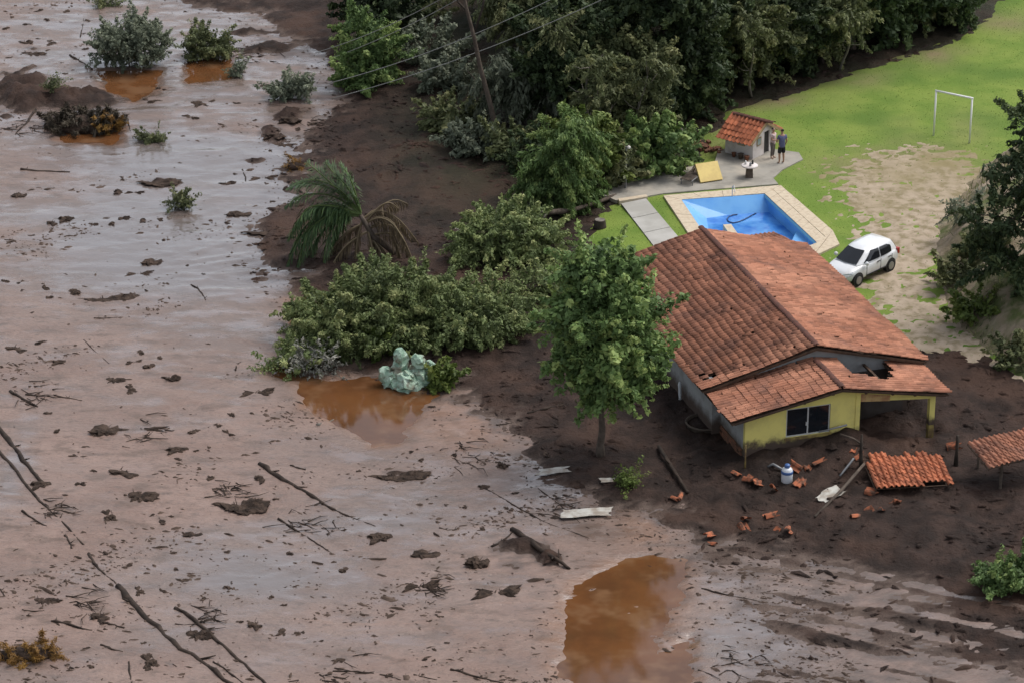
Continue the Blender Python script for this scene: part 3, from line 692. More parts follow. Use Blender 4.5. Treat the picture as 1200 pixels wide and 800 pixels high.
# concrete patio in slabs, and the strip path with a joint
pat = GP([(722, 236), (700, 228), (735, 214), (772, 204), (812, 196), (838, 190), (842, 176), (905, 176), (936, 180), (941, 188), (917, 200), (906, 210), (912, 217), (777, 228), (760, 231)], LZ)
mb = MB(); mb.prism(pat, LZ - .3, LZ + .06); tag(mb.build('patio', 'concrete'), kind='structure')
path = GP([(728, 240), (757, 234), (800, 285), (768, 292)], LZ)
pth = MB(); q = path
pobj = None
mbp = MB(); mbp.prism(q, LZ - .3, LZ + .035); pobj = tag(mbp.build('path', 'concrete'), kind='structure')
for t0, t1 in ((0, .33), (.34, .66), (.67, 1)):
    a, b, c, d = q[0] + (q[3] - q[0]) * t0, q[1] + (q[2] - q[1]) * t0, q[1] + (q[2] - q[1]) * t1, q[0] + (q[3] - q[0]) * t1
    mb = MB(); mb.prism([a, b, c, d], LZ, LZ + .06); mb.build('slab', 'pale_concrete', pobj)
kb = GP([(724, 236), (757, 231), (759, 233.5), (726, 239)], LZ); mb = MB(); mb.prism(kb, LZ - .2, LZ + .14); tag(mb.build('kerb', 'coping_stone'), kind='structure')

# ------------------------------------------------------------------ hut
mat('hut_wall', (0.68, 0.64, 0.62), 0.85, (0.52, 0.46, 0.43), 1.6, 6, 0.42, 0.70, spec=0.2, bump=0.1, bscale=18, bdist=0.01)
mat('hut_dark', (0.03, 0.028, 0.026), 0.9)
ha, hb, hc = G(849, 180, LZ), G(882, 188.5, LZ), G(912, 178, LZ)
hx = unit(hb - ha); hy = np.array([-hx[1], hx[0], 0]); HW, HD = np.linalg.norm(hb - ha) * .98, 1.85
hut = empty('hut', hb + (hy * HD - hx * HW) / 2, 'small white plastered hut with orange tile roof standing on the patio', 'hut')
HM = frame(hb - hx * HW, hx, hy, HZ); hz0, hz1, hpk = LZ, LZ + 1.30, LZ + 1.84
def hutp(pts, ax, t0, t1, m, name, parent=hut):
    n = len(pts); f = (lambda p, t: (p[0], t, p[1])) if ax == 'y' else (lambda p, t: (t, p[0], p[1]))
    vs = xf(HM, [(*f(p, t)[:2], f(p, t)[2] - LZ) for t in (t0, t1) for p in pts])
    mb = MB(); mb.add(vs, [tuple(range(n)), tuple(range(2 * n - 1, n - 1, -1))] + [(i, n + i, n + (i + 1) % n, (i + 1) % n)[::-1] for i in range(n)])
    return mb.build(name, m, parent)
for t0, t1 in ((0, .12), (HD - .12, HD)):
    hutp([(0, hz0), (HW, hz0), (HW, hz1), (0, hz1)], 'y', t0, t1, 'hut_wall', 'wall')
dx0, dx1 = 1.02, 1.52
gab = [(.121, hz0), (dx0, hz0), (dx0, hz0 + 1.24), (dx1, hz0 + 1.24), (dx1, hz0), (HD - .121, hz0), (HD - .121, hz1 + .08), (HD / 2, hpk - .09), (.121, hz1 + .08)]
hutp(gab, 'x', HW - .12, HW, 'hut_wall', 'wall')
hutp([(.121, hz0), (HD - .121, hz0), (HD - .121, hz1 + .08), (HD / 2, hpk - .09), (.121, hz1 + .08)], 'x', 0, .12, 'hut_wall', 'wall')
hutp([(dx0 + .01, hz0), (dx1 - .01, hz0), (dx1 - .01, hz0 + 1.23), (dx0 + .01, hz0 + 1.23)], 'x', HW - .10, HW - .07, 'hut_dark', 'door')
def hutwin(ax, a, b, z0, z1, face, sgn):
    f = hutp([(a, z0), (b, z0), (b, z1), (a, z1)], ax, face, face + sgn * .025, 'pale_timber', 'window')
    hutp([(a + .05, z0 + .05), (b - .05, z0 + .05), (b - .05, z1 - .05), (a + .05, z1 - .05)], ax, face + sgn * .026, face + sgn * .032, 'pale_glass', 'pane', f)
hutwin('y', .75, 1.2, hz0 + .66, hz0 + 1.08, 0, -1); hutwin('x', .32, .72, hz0 + .66, hz0 + 1.10, HW, 1)
# roof planes
tile2 = tile_mesh('tile', .235, .40, 'bright_tile', lift=.035)
pk = HD / 2; run = pk + .28; sl = math.hypot(run, (hpk - hz1) * run / pk); drop = (hpk - hz1) / pk
for sg in (-1, 1):
    D = unit(np.array(HM.to_3x3() @ Vector((0, sg * 1.0, 0))) * 1.0 - HZ * drop)
    O0 = xf(HM, [(-.25, pk, hpk - LZ)])[0]
    A = hx; ncl = int(round((HW + .5) / .235)); nrw = int(math.ceil(sl / .33))
    N_ = np.cross(A, D); N_ = N_ if N_[2] > 0 else -N_
    p = [O0, O0 + A * ncl * .235, O0 + A * ncl * .235 + D * nrw * .33, O0 + D * nrw * .33]
    mb = MB(); mb.add([q - N_ * .005 for q in p] + [q - N_ * .05 for q in p], [(0, 1, 2, 3), (7, 6, 5, 4), (0, 4, 5, 1), (1, 5, 6, 2), (2, 6, 7, 3), (3, 7, 4, 0)])
    ro = mb.build('roof', 'roof_timber', hut)
    for M in tile_mats(O0, A, D, ncl, nrw, .235, .33, None, rngH): link('tile', tile2, ro, M)
    mb = MB(); e = HW + .27 - .02
    q = [O0 + A * (ncl * .235 + .005), O0 + A * (ncl * .235 + .04)]
    mb.add([q[0] + N_ * .05, q[1] + N_ * .05, q[1] + N_ * .05 + D * nrw * .33, q[0] + N_ * .05 + D * nrw * .33, q[0] - N_ * .09, q[1] - N_ * .09, q[1] - N_ * .09 + D * nrw * .33, q[0] - N_ * .09 + D * nrw * .33],
           [(0, 1, 2, 3), (7, 6, 5, 4), (0, 4, 5, 1), (1, 5, 6, 2), (2, 6, 7, 3), (3, 7, 4, 0)])
    mb.build('barge_board', 'pale_timber', ro)
    if sg < 0:
        for k in range(8): link('ridge_cap', cap, ro, frame(O0 + A * (k * .31 + .02) + HZ * .04, hy * 1.0, hx, HZ))

# ------------------------------------------------------------------ football goal
mat('white_paint', (0.78, 0.79, 0.76), 0.5)
g1, g2 = G(1094, 159, LZ), G(1136, 168, LZ); gh = 2.45
goal = empty('football_goal', (g1 + g2) / 2, 'white football goal frame without net on the green pitch', 'goal')
for g in (g1, g2): mb = MB(); mb.tube([g - [0, 0, .1], g + [0, 0, gh]], .05, 10); mb.build('post', 'white_paint', goal, True)
mb = MB(); d_ = unit(g2 - g1); mb.tube([g1 + [0, 0, gh] - d_ * .05, g2 + [0, 0, gh] + d_ * .05], .052, 10); mb.build('crossbar', 'white_paint', goal, True)

# ------------------------------------------------------------------ car
mat('car_paint', (0.72, 0.74, 0.76), 0.30, (0.60, 0.59, 0.56), 1.2, 5, 0.45, 0.75, spec=0.5, coat=0.5)
mat('tyre', (0.02, 0.02, 0.02), 0.9); mat('rim_metal', (0.35, 0.35, 0.36), 0.4, metal=0.8)
mat('car_black', (0.018, 0.018, 0.02), 0.5); mat('lamp_glass', (0.52, 0.55, 0.58), 0.12, spec=0.6); mat('red_lamp', (0.35, 0.02, 0.015), 0.2)
fwp, rwp = G(1004.5, 334.5, LZ + .02), G(1040, 318, LZ + .02)
cx = unit(fwp - rwp); cy = np.array([-cx[1], cx[0], 0]); WB = 2.46
mid_ = (fwp + rwp) / 2 - cy * .72                       # the wheels seen are on the car's left side
CM = frame(np.array([mid_[0], mid_[1], LZ + .045]), cx, cy, HZ)
car = empty('car', mid_, 'white five door hatchback car parked on the dirt drive beside the house', 'car', M=CM)
def carpart(mb, name, m, parent=car, sm=False):
    me = mb.mesh(name, m, sm); o = link(name, me, parent, CM); return o
# body shell: stations along x with half profiles
st = [(-1.93, .70, .42, .70, .02), (-1.86, .80, .30, .92, .05), (-1.5, .835, .22, .97, .05), (-.8, .85, .20, .955, .05), (0, .85, .20, .93, .05), (.75, .845, .20, .90, .05),
      (1.05, .835, .20, .885, .045), (1.45, .80, .22, .80, .05), (1.75, .72, .26, .70, .05), (1.90, .60, .34, .60, .04), (1.95, .52, .40, .54, .02)]
rows = []
for (x, w, zb, zt, cr) in st:
    hh = zt - zb
    half = [(0, zt + cr), (.45 * w, zt + cr * .9), (.80 * w, zt + cr * .3), (.955 * w, zt - .07 * hh - .02), (1.0 * w, zt - .36 * hh), (.985 * w, zb + .30 * hh), (.94 * w, zb + .06), (.80 * w, zb), (0, zb)]
    ring = [(x, y, z) for y, z in half] + [(x, -y, z) for y, z in half[-2:0:-1]]
    rows.append(ring)
n = len(rows[0]); mb = MB()
fs = [(i * n + k, i * n + (k + 1) % n, (i + 1) * n + (k + 1) % n, (i + 1) * n + k) for i in range(len(rows) - 1) for k in range(n)]
fs += [tuple(range(n))[::-1], tuple((len(rows) - 1) * n + k for k in range(n))]
mb.add([p for r in rows for p in r], fs)
body = carpart(mb, 'body', 'car_paint', sm=True)
md = body.modifiers.new('sub', 'SUBSURF'); md.levels = 1; md.render_levels = 2
# cabin: rings (beltline, shoulder, roof)
def ringc(xr, xf_, w, z, bow): return [(xr, w * .86, z), (xr * .45 + xf_ * .55 - .6, w, z), (xf_ - .55, w * .985, z), (xf_, w * .80, z), (xf_ + bow, 0, z), (xf_, -w * .80, z), (xf_ - .55, -w * .985, z), (xr * .45 + xf_ * .55 - .6, -w, z), (xr, -w * .86, z), (xr - bow * .6, 0, z)]
R0, R1, R2, R3 = ringc(-1.84, 1.12, .80, .90, .10), ringc(-1.62, .52, .69, 1.26, .10), ringc(-1.50, .24, .61, 1.43, .09), ringc(-1.15, -.10, .40, 1.485, .06)
mb = MB(); n = 10
mb.add(R0 + R1 + R2 + R3, [(i * n + k, (i + 1) * n + k, (i + 1) * n + (k + 1) % n, i * n + (k + 1) % n)[::-1] for i in range(3) for k in range(n)] + [tuple(3 * n + k for k in range(n))])
cab = carpart(mb, 'cabin', 'car_paint', sm=True)
def glass(name, pts, off):
    pts = np.array(pts); c = np.asarray(off); mb = MB(); k = len(pts)
    mb.add(np.concatenate([pts + c * .022, pts - c * .03]), [tuple(range(k)), tuple(range(2 * k - 1, k - 1, -1))] + [(i, k + i, k + (i + 1) % k, (i + 1) % k) for i in range(k)])
    return carpart(mb, name, 'dark_glass')
def lerp(a, b, t): return np.array(a) * (1 - t) + np.array(b) * t
A0, A1, A2 = np.array(R0), np.array(R1), np.array(R2)
def patch(name, rows_, m='dark_glass'):
    mb = MB(); nr_ = len(rows_); nc_ = len(rows_[0])
    mb.add([p for r in rows_ for p in r], [(i * nc_ + k, i * nc_ + k + 1, (i + 1) * nc_ + k + 1, (i + 1) * nc_ + k) for i in range(nr_ - 1) for k in range(nc_ - 1)]); return carpart(mb, name, m)
ws = []
for seg_, t in ((0, .08), (0, .3), (0, .6), (0, .98), (1, .3), (1, .66)):
    a_, b_ = ((A0, A1), (A1, A2))[seg_]; row = []
    for ci, cj, q in ((3, 4, .06), (3, 4, .4), (3, 4, .75), (3, 4, 1.0), (5, 4, .75), (5, 4, .4), (5, 4, .06)):
        row.append(lerp(lerp(a_[ci], b_[ci], t), lerp(a_[cj], b_[cj], t), q) + np.array([.035, 0, .035]))
    ws.append(row)
patch('windscreen', ws)
for s in (1, -1):
    def sp(x, z, o=.012):                                # point on the cabin's side
        w = np.interp(z, [.90, 1.26, 1.43], [.80, .69, .61]); xr = np.interp(z, [.9, 1.26, 1.43], [-1.84, -1.62, -1.5]); xf2 = np.interp(z, [.9, 1.26, 1.43], [1.12, .52, .24])
        xm = xr * .45 + xf2 * .55 - .6
        ww = np.interp(x, [xr, xm, xf2 - .55, xf2], [w * .86, w, w * .985, w * .80]); return np.array([x, s * (ww + o), z])
    for xa, xb in (([.76, .58, .42, .27, .18, .10], [-.40] * 6), ([-.47] * 6, [-1.33, -1.35, -1.35, -1.31, -1.18, -1.02])):
        zs_ = [.955, 1.05, 1.15, 1.25, 1.31, 1.375]
        patch('side_window', [[sp(x0 + (x1 - x0) * q, z, .028) for q in np.linspace(0, 1, 7)] for x0, x1, z in zip(xa, xb, zs_)])
    # mirror, door handles, door seams, lamps
    mb = MB(); mb.lathe([(.02, -.09), (.08, -.06), (.10, 0), (.08, .06), (.02, .09)], seg=12, M=Matrix.Translation((.72, s * .90, .97)) @ Matrix.Rotation(R(90), 4, 'X')); carpart(mb, 'mirror', 'car_paint', sm=True)
    for x in (.0 - .25, -1.1):
        mb = MB(); mb.box((x, s * .853, .80), (.20, .03, .035)); carpart(mb, 'door_handle', 'car_black')
    mb = MB()
    for x in (.62, -.43, -1.28): mb.box((x, s * .842, .62), (.012, .02, .52))
    mb.box((-.3, s * .843, .345), (1.9, .02, .05)); carpart(mb, 'door_seam', 'car_black')
    mb = MB(); q = np.array([(1.52, .70, .70), (1.74, .60, .655), (1.86, .42, .60), (1.89, .44, .52), (1.78, .66, .55), (1.55, .775, .62)]) * [1, s, 1]
    mb.add(np.concatenate([q + [.03, s * .02, .045], q - [.06, s * .05, .0]]), [tuple(range(6)), tuple(range(11, 5, -1))] + [(i, 6 + i, 6 + (i + 1) % 6, (i + 1) % 6) for i in range(6)]); carpart(mb, 'headlight', 'lamp_glass')
    mb = MB(); mb.box((-1.86, s * .70, .83), (.14, .18, .26)); carpart(mb, 'tail_light', 'red_lamp')
    for x in (WB / 2, -WB / 2):
        arch = MB(); an = np.linspace(0, 2 * math.pi, 21)[:-1]
        arch.add([(x + .355 * math.cos(a), s * .846 if abs(x) < 2 else 0, .30 + .355 * math.sin(a)) for a in an] + [(x + .355 * math.cos(a), s * .60, .30 + .355 * math.sin(a)) for a in an],
                 [tuple(range(20)), tuple(range(39, 19, -1))] + [(i, 20 + i, 20 + (i + 1) % 20, (i + 1) % 20) for i in range(20)]); carpart(arch, 'wheel_arch', 'car_black')
        WM = Matrix.Translation((x, s * .745, .285)) @ Matrix.Rotation(R(90), 4, 'X')
        mb = MB(); mb.lathe([(.20, -.09), (.27, -.105), (.305, -.07), (.305, .07), (.27, .105), (.20, .09)], seg=24, M=WM @ Matrix.Translation((0, 0, -s * .02))); wh_ = carpart(mb, 'wheel', 'tyre', sm=True)
        mb = MB(); mb.lathe([(.03, -.12), (.19, -.112), (.20, -.05), (.20, .05), (.19, .112), (.03, .12)], seg=20, M=WM @ Matrix.Translation((0, 0, -s * .02)))
        for k in range(5): mb.box((.1, 0, 0), (.18, .045, .235), WM @ Matrix.Translation((0, 0, -s * .02)) @ Matrix.Rotation(k * 2 * math.pi / 5, 4, 'Z'))
        carpart(mb, 'rim', 'rim_metal', wh_)
glass('rear_window', [lerp(A0[0], A1[0], .25), lerp(A1[0], A2[0], .55), lerp(A1[9], A2[9], .6), lerp(A1[8], A2[8], .55), lerp(A0[8], A1[8], .25), lerp(A0[9], A1[9], .25)][::-1], (-.8, 0, .4))
mb = MB(); mb.box((1.925, 0, .40), (.07, .92, .10)); mb.box((1.90, 0, .56), (.09, .46, .045)); carpart(mb, 'grille', 'car_black')
mb = MB(); mb.box((1.965, 0, .46), (.02, .40, .10)); carpart(mb, 'number_plate', 'frame_metal')

# ------------------------------------------------------------------ people
mat('skin', (0.36, 0.21, 0.145), 0.6, spec=0.3); mat('hair', (0.02, 0.015, 0.012), 0.6)
mat('blue_shirt', (0.115, 0.125, 0.235), 0.85, (0.085, 0.09, 0.18), 6, 3); mat('black_cloth', (0.016, 0.016, 0.02), 0.85); mat('pink_cloth', (0.52, 0.40, 0.39), 0.85); mat('eye_white', (0.7, 0.7, 0.68), 0.3); mat('grey_cloth', (0.13, 0.11, 0.10), 0.85)
def skinmesh(name, chains, m, parent, M, sub=2):
    """chains: list of [(x,y,z,r), ...] joined where they share a point; one skin surface"""
    vs = []; rs = []; es = []; key = {}; roots = []
    for ch in chains:
        prev = None
        for (x, y, z, r) in ch:
            k = (round(x, 4), round(y, 4), round(z, 4))
            if k not in key: key[k] = len(vs); vs.append((x, y, z)); rs.append(r); 
            i = key[k]
            if prev is not None and (prev, i) not in es and (i, prev) not in es: es.append((prev, i))
            prev = i
    me = bpy.data.meshes.new(name); me.from_pydata(vs, es, []); me.materials.append(MATS[m])
    o = link(name, me, parent, M)
    md = o.modifiers.new('skin', 'SKIN'); md.use_smooth_shade = True
    lay = me.skin_vertices[0] if me.skin_vertices else None
    if lay is None:
        import bmesh
        b = bmesh.new(); b.from_mesh(me); b.verts.layers.skin.verify(); b.to_mesh(me); b.free(); lay = me.skin_vertices[0]
    # one root for every island
    par = list(range(len(vs)))
    def find(a):
        while par[a] != a: a = par[a]
        return a
    for a, b in es: par[find(a)] = find(b)
    seen = set()
    for i in range(len(vs)):
        lay.data[i].radius = (rs[i], rs[i]); f = find(i); lay.data[i].use_root = f not in seen; seen.add(f)
    s2 = o.modifiers.new('sub', 'SUBSURF'); s2.levels = 1; s2.render_levels = sub
    return o
def person(loc, face, label, shirt, lower, lower_long, arms, hgt=1.80, lean=0.0):
    """face: direction looked at; arms: for each side (elbow, wrist) offsets in body coordinates, y forward"""
    f = unit([face[0], face[1], 0]); r = np.array([f[1], -f[0], 0]); k = hgt / 1.78
    M = frame(np.asarray(loc), r, f, HZ) @ Matrix.Scale(k, 4)
    root = empty('person', loc, label, 'person', M=M)
    hip, sh, nk = (0, 0, .95), (0, 0, 1.42), (0, .01, 1.50)
    legs = []
    for s in (-1, 1): legs.append([(0, 0, .95, .125), (s * .09, 0, .87, .095), (s * .105, .02, .50, .060), (s * .11, -.01, .28, .055), (s * .115, -.02, .085, .038), (s * .12, .06, .035, .036), (s * .125, .155, .025, .026)])
    tor = [(0, 0, .95, .125), (0, .005, 1.10, .118), (0, .01, 1.26, .135), (0, 0, 1.40, .115), (0, .005, 1.50, .052), (0, .015, 1.56, .055), (0, .02, 1.66, .092), (0, .015, 1.73, .075)]
    armc = []; shc = []; hands = []
    for s, (el, wr) in zip((-1, 1), arms):
        s0 = (s * .185, 0, 1.39); e = (s * el[0], el[1], el[2]); w = (s * wr[0], wr[1], wr[2])
        d = unit(np.array(w) - np.array(e)); pal = tuple(np.array(w) + d * .07)
        armc.append([(0, 0, 1.40, .115), (*s0, .060), (*e, .042), (*w, .028), (*pal, .026)])
        shc.append([(0, 0, 1.40, .128), (*s0, .074), (*tuple(np.array(s0) * .45 + np.array(e) * .55), .062)])
        side = unit(np.cross(d, [0, 1, .2])); 
        for q in range(4):
            b0 = np.array(pal) + side * (q - 1.5) * .019; ln = (.075, .085, .08, .062)[q]; cu = np.cross(side, d) * .25
            hands.append([(*b0, .009), (*(b0 + d * ln * .5), .0085), (*(b0 + unit(d + cu) * ln), .0075)])
        th = np.array(w) + d * .03 + side * -.03; hands.append([(*th, .011), (*(th + unit(d - side) * .05), .009), (*(th + unit(d - side * .4) * .075), .008)])
    ears = [[(s * .07, .015, 1.655, .018), (s * .092, .01, 1.665, .015)] for s in (-1, 1)]
    nose = [[(0, .09, 1.665, .014), (0, .118, 1.648, .013)], [(-.02, .098, 1.612, .007), (.02, .098, 1.612, .007)]]
    body = skinmesh('body', [tor] + legs + armc + hands + ears + nose, 'skin', root, M)
    skinmesh('shirt', [[(0, 0, .80, .165), (0, 0, .93, .168), (0, .005, 1.10, .158), (0, .01, 1.26, .168), (0, 0, 1.40, .140), (0, .003, 1.48, .085)]] + shc, shirt, root, M)
    if lower_long: lc = [[(0, 0, 1.0, .14), (0, 0, .93, .15), (s * .09, 0, .84, .118), (s * .105, .02, .50, .078), (s * .112, -.015, .12, .060)] for s in (-1, 1)]
    else: lc = [[(0, 0, 1.0, .14), (0, 0, .93, .15), (s * .09, 0, .84, .125), (s * .104, .02, .62, .105), (s * .104, .02, .50, .10)] for s in (-1, 1)]
    skinmesh('trousers' if lower_long else 'shorts', lc, lower, root, M)
    skinmesh('hair', [[(0, -.03, 1.64, .075), (0, -.015, 1.70, .088), (0, .015, 1.755, .070)]], 'hair', root, M)
    for s in (-1, 1):
        mb = MB(); mb.lathe([(.002, -.011), (.009, -.006), (.011, 0), (.009, .006), (.002, .011)], (s * .032, .094, 1.672), 8); link('eye', mb.mesh('eye', 'eye_white', True), root, M)
    return root
pp = G(915.5, 191.5, LZ + .06)
person(pp, (-.35, .9), 'person in blue shirt and black shorts standing on the patio beside the hut', 'blue_shirt', 'black_cloth', False, [((.27, .02, 1.13), (.17, .22, 1.08)), ((.25, -.02, 1.12), (.24, .12, .90))], 1.86)
pp2 = G(905.0, 185.5, LZ + .06)
person(pp2, (.8, -.5), 'person in pale pink top standing in front of the hut doorway', 'pink_cloth', 'grey_cloth', True, [((.24, .0, 1.12), (.20, .16, .95)), ((.26, .04, 1.14), (.10, .24, 1.12))], 1.66)

# ------------------------------------------------------------------ things on the patio and lawn
mat('yellow_plastic', (0.72, 0.55, 0.19), 0.5, (0.62, 0.46, 0.16), 2, 3); mat('grey_stone', (0.20, 0.19, 0.17), 0.9, (0.11, 0.105, 0.09), 3, 5, bump=0.5, bscale=10, bdist=0.03)
mat('dark_wood', (0.060, 0.045, 0.034), 0.85, (0.11, 0.085, 0.065), 3, 5, bump=0.5, bscale=9, bdist=0.03); mat('wet_wood', (0.022, 0.015, 0.011), 0.7, (0.055, 0.038, 0.028), 2.2, 6, spec=0.2, bump=0.6, bscale=8, bdist=0.04)
mat('grey_metal', (0.22, 0.225, 0.23), 0.5, metal=0.4); mat('pale_sheet', (0.46, 0.45, 0.41), 0.7, (0.26, 0.22, 0.18), 2.5, 6)
mat('steel_wire', (0.20, 0.20, 0.19), 0.45, metal=0.3)
PZ = LZ + .06
tb = G(834, 213.5, PZ); tx = unit(G(846, 213, PZ) - G(820, 217, PZ)); ty = np.array([-tx[1], tx[0], 0]); TM = frame(tb, tx, ty, HZ)
tbl = empty('table', tb, 'yellow square table tipped on its side at the edge of the pool surround', 'table', M=TM)
tt = TM @ Matrix.Rotation(R(-38), 4, 'X') @ Matrix.Translation((0, .02, .45))
tt = TM @ Matrix.Translation((0, 0, .06)) @ Matrix.Rotation(R(48), 4, 'X')
mb = MB(); mb.box((0, .50, 0), (1.22, 1.0, .05), tt); mb.build('tabletop', 'yellow_plastic', tbl)
mb = MB(); 
for a, b, w, h in ((0, .98, 1.22, .04), (0, .02, 1.22, .04), (-.59, .5, .04, .92), (.59, .5, .04, .92)): mb.box((a, b, -.055), (w, h, .06), tt)
mb.build('apron', 'yellow_plastic', tbl)
for sx in (-.52, .52):
    for sy in (.10, .90): mb = MB(); L_ = (.70 if sy < .5 else .92); mb.tube([xf(tt, [(sx, sy, -.09)])[0], xf(tt, [(sx, sy, -L_)])[0]], .028, 8); mb.build('leg', 'pale_timber', tbl)
lo = G(812, 211, PZ); LM = frame(lo, unit(tx * .75 + ty * .65), unit(-tx * .65 + ty * .75), HZ)
lou = empty('sun_lounger', lo, 'broken grey sun lounger frame lying next to the yellow table', 'lounger', M=LM)
for s in (-.3, .3):
    mb = MB(); mb.tube([xf(LM, [(-.9, s, .28)])[0], xf(LM, [(.45, s, .28)])[0], xf(LM, [(.95, s, .46)])[0]], .03, 6); mb.build('side_rail', 'grey_metal', lou)
    for x in (-.75, .4): mb = MB(); mb.tube([xf(LM, [(x, s, 0)])[0], xf(LM, [(x, s, .28)])[0]], .028, 6); mb.build('leg', 'grey_metal', lou)
mbs = MB(); mbs.box((0, 0, 0), (.085, .62, .022)); slat = mbs.mesh('slat', 'dark_wood')
for k in range(11):
    x = -.85 + k * .125; z = .315; link('slat', slat, lou, LM @ Matrix.Translation((x, 0, z)))
for k in range(4): link('slat', slat, lou, LM @ Matrix.Translation((.52 + k * .12, 0, .335 + k * .043)) @ Matrix.Rotation(R(-20), 4, 'Y'))
ped = G(878, 207.5, PZ); pd = empty('pedestal_table', ped, 'round white stone table on a square pedestal in front of the hut', 'table')
mb = MB(); mb.box(ped + [0, 0, .28], (.36, .36, .56), taper=.85); mb.build('pedestal', 'dark_wood', pd)
mb = MB(); mb.lathe([(.36, .56), (.42, .58), (.42, .63), (.39, .65), (.05, .655)], ped, 24); mb.build('tabletop', 'hut_wall', pd, True)
for k, (a, b) in enumerate([(.15, .1), (-.2, .05), (.02, -.2)]):
    mb = MB(); mb.lathe([(.05, 0), (.06, .02), (.05, .15), (.03, .17), (.03, .2)], ped + [a, b, .655], 10)
    tag(mb.build('bottle', ('hut_dark', 'white_plaster', 'grey_metal')[k], None, True), ('dark bottle on the round stone table', 'white bottle on the round stone table', 'grey bottle on the round stone table')[k], 'bottle')
# weathered post at the patio corner
po = on(733, 224); post = empty('lamp_post', po, 'thin grey post standing between the bushes at the patio corner', 'post')
mb = MB(); mb.tube([po - [0, 0, .3], po + [0, 0, 2.35]], [.055, .045], 8); mb.build('shaft', 'grey_metal', post)
mb = MB(); mb.lathe([(.05, 0), (.10, .03), (.10, .10), (.04, .16)], po + [.12, -.05, 2.25], 10); mb.build('lamp_head', 'white_plaster', post)
mb = MB(); mb.tube([po + [0, 0, 2.3], po + [.12, -.05, 2.3]], .018, 6); mb.build('bracket', 'grey_metal', post)
# loose bricks and board beside the hut
bk = MB(); bk.box((0, 0, 0), (.30, .16, .13)); bkm = bk.mesh('brick', 'raw_brick')
rngB = np.random.default_rng(8)
for k in range(26):
    px_, py_ = rngB.uniform(806, 846), 0
    py_ = np.interp(px_, [800, 846], [166, 181]) + rngB.normal() * 2.5
    q = on(px_, py_); z = .06 + .12 * (rngB.random() < .35)
    tag(link('brick', bkm, None, Matrix.Translation(V2(q + [0, 0, z])) @ Matrix.Rotation(rngB.uniform(0, 6), 4, 'Z') @ Matrix.Rotation(rngB.normal() * .2, 4, 'X')), 'loose red brick scattered on the ground left of the small white hut', 'brick', 'loose bricks left of the hut')
q = on(795, 163); mb = MB(); mb.box((0, 0, .35), (1.0, .7, .05), Matrix.Translation(V2(q)) @ Matrix.Rotation(.3, 4, 'Z') @ Matrix.Rotation(R(25), 4, 'X'))
tag(mb.build('board', 'pale_sheet'), 'white board propped at the top of the bush left of the hut', 'board')
# plants pots along the hut wall
for k, (a, b, s) in enumerate([(860, 183, .8), (868, 185.5, 1.0), (875, 187.5, .9)]):
    q = G(a, b + 1, PZ); mb = MB(); mb.lathe([(.10 * s, 0), (.15 * s, .26 * s), (.17 * s, .28 * s), (.15 * s, .29 * s), (.02, .25 * s)], q, 12)
    tag(mb.build('flower_pot', ('raw_brick', 'dark_wood', 'raw_brick')[k], None, True), ('leftmost small flower pot against the hut wall', 'middle dark flower pot against the hut wall', 'right flower pot at the hut corner')[k], 'pot', 'flower pots along the hut wall')

# ------------------------------------------------------------------ vegetation
def leafmat(name, c0, c1, c2, rough=0.6, trans=0.25, rnd=0.12):
    m = bpy.data.materials.new(name); m.use_nodes = True; MATS[name] = m
    nt = m.node_tree; N = nt.nodes; L = nt.links; b = N['Principled BSDF']
    at = N.new('ShaderNodeAttribute'); at.attribute_name = 'rnd'
    cr = N.new('ShaderNodeValToRGB'); e = cr.color_ramp.elements
    e[0].position = 0.0; e[0].color = (*c0, 1); e[1].position = 1.0; e[1].color = (*c2, 1); k = e.new(0.55); k.color = (*c1, 1)
    L.new(at.outputs['Fac'], cr.inputs[0])
    oi = N.new('ShaderNodeObjectInfo'); hs = N.new('ShaderNodeHueSaturation')
    mr = N.new('ShaderNodeMapRange'); mr.inputs[3].default_value = 1 - rnd; mr.inputs[4].default_value = 1 + rnd * 1.6; L.new(oi.outputs['Random'], mr.inputs[0]); L.new(mr.outputs[0], hs.inputs['Value'])
    L.new(cr.outputs[0], hs.inputs['Color']); L.new(hs.outputs[0], b.inputs['Base Color'])
    b.inputs['Roughness'].default_value = rough; b.inputs['Specular IOR Level'].default_value = 0.3
    tr = N.new('ShaderNodeBsdfTranslucent'); L.new(hs.outputs[0], tr.inputs[0])
    ms = N.new('ShaderNodeMixShader'); ms.inputs[0].default_value = trans; L.new(b.outputs[0], ms.inputs[1]); L.new(tr.outputs[0], ms.inputs[2]); L.new(ms.outputs[0], N['Material Output'].inputs[0])
leafmat('leaf_fresh', (0.0605, 0.1024, 0.0376), (0.1512, 0.2373, 0.0738), (0.3937, 0.4706, 0.1542))
leafmat('leaf_forest', (0.0193, 0.0312, 0.0133), (0.0482, 0.0751, 0.0298), (0.1225, 0.1537, 0.0572), rnd=.25)
leafmat('leaf_olive', (0.0564, 0.0665, 0.03), (0.1386, 0.1618, 0.0696), (0.2993, 0.2913, 0.1293), rnd=.2)
leafmat('leaf_fallen', (0.0693, 0.0916, 0.0408), (0.1733, 0.2236, 0.0802), (0.3958, 0.4092, 0.1761))
leafmat('leaf_bright', (0.0597, 0.0866, 0.0207), (0.1127, 0.1584, 0.0337), (0.2122, 0.2429, 0.0648))
leafmat('leaf_grey', (0.0864, 0.1056, 0.0696), (0.168, 0.192, 0.1305), (0.312, 0.336, 0.2392))
leafmat('leaf_pale', (0.184, 0.189, 0.1564), (0.276, 0.273, 0.23), (0.414, 0.399, 0.3404), trans=.1)
leafmat('leaf_dead', (0.075, 0.055, 0.032), (0.150, 0.112, 0.066), (0.26, 0.205, 0.125))
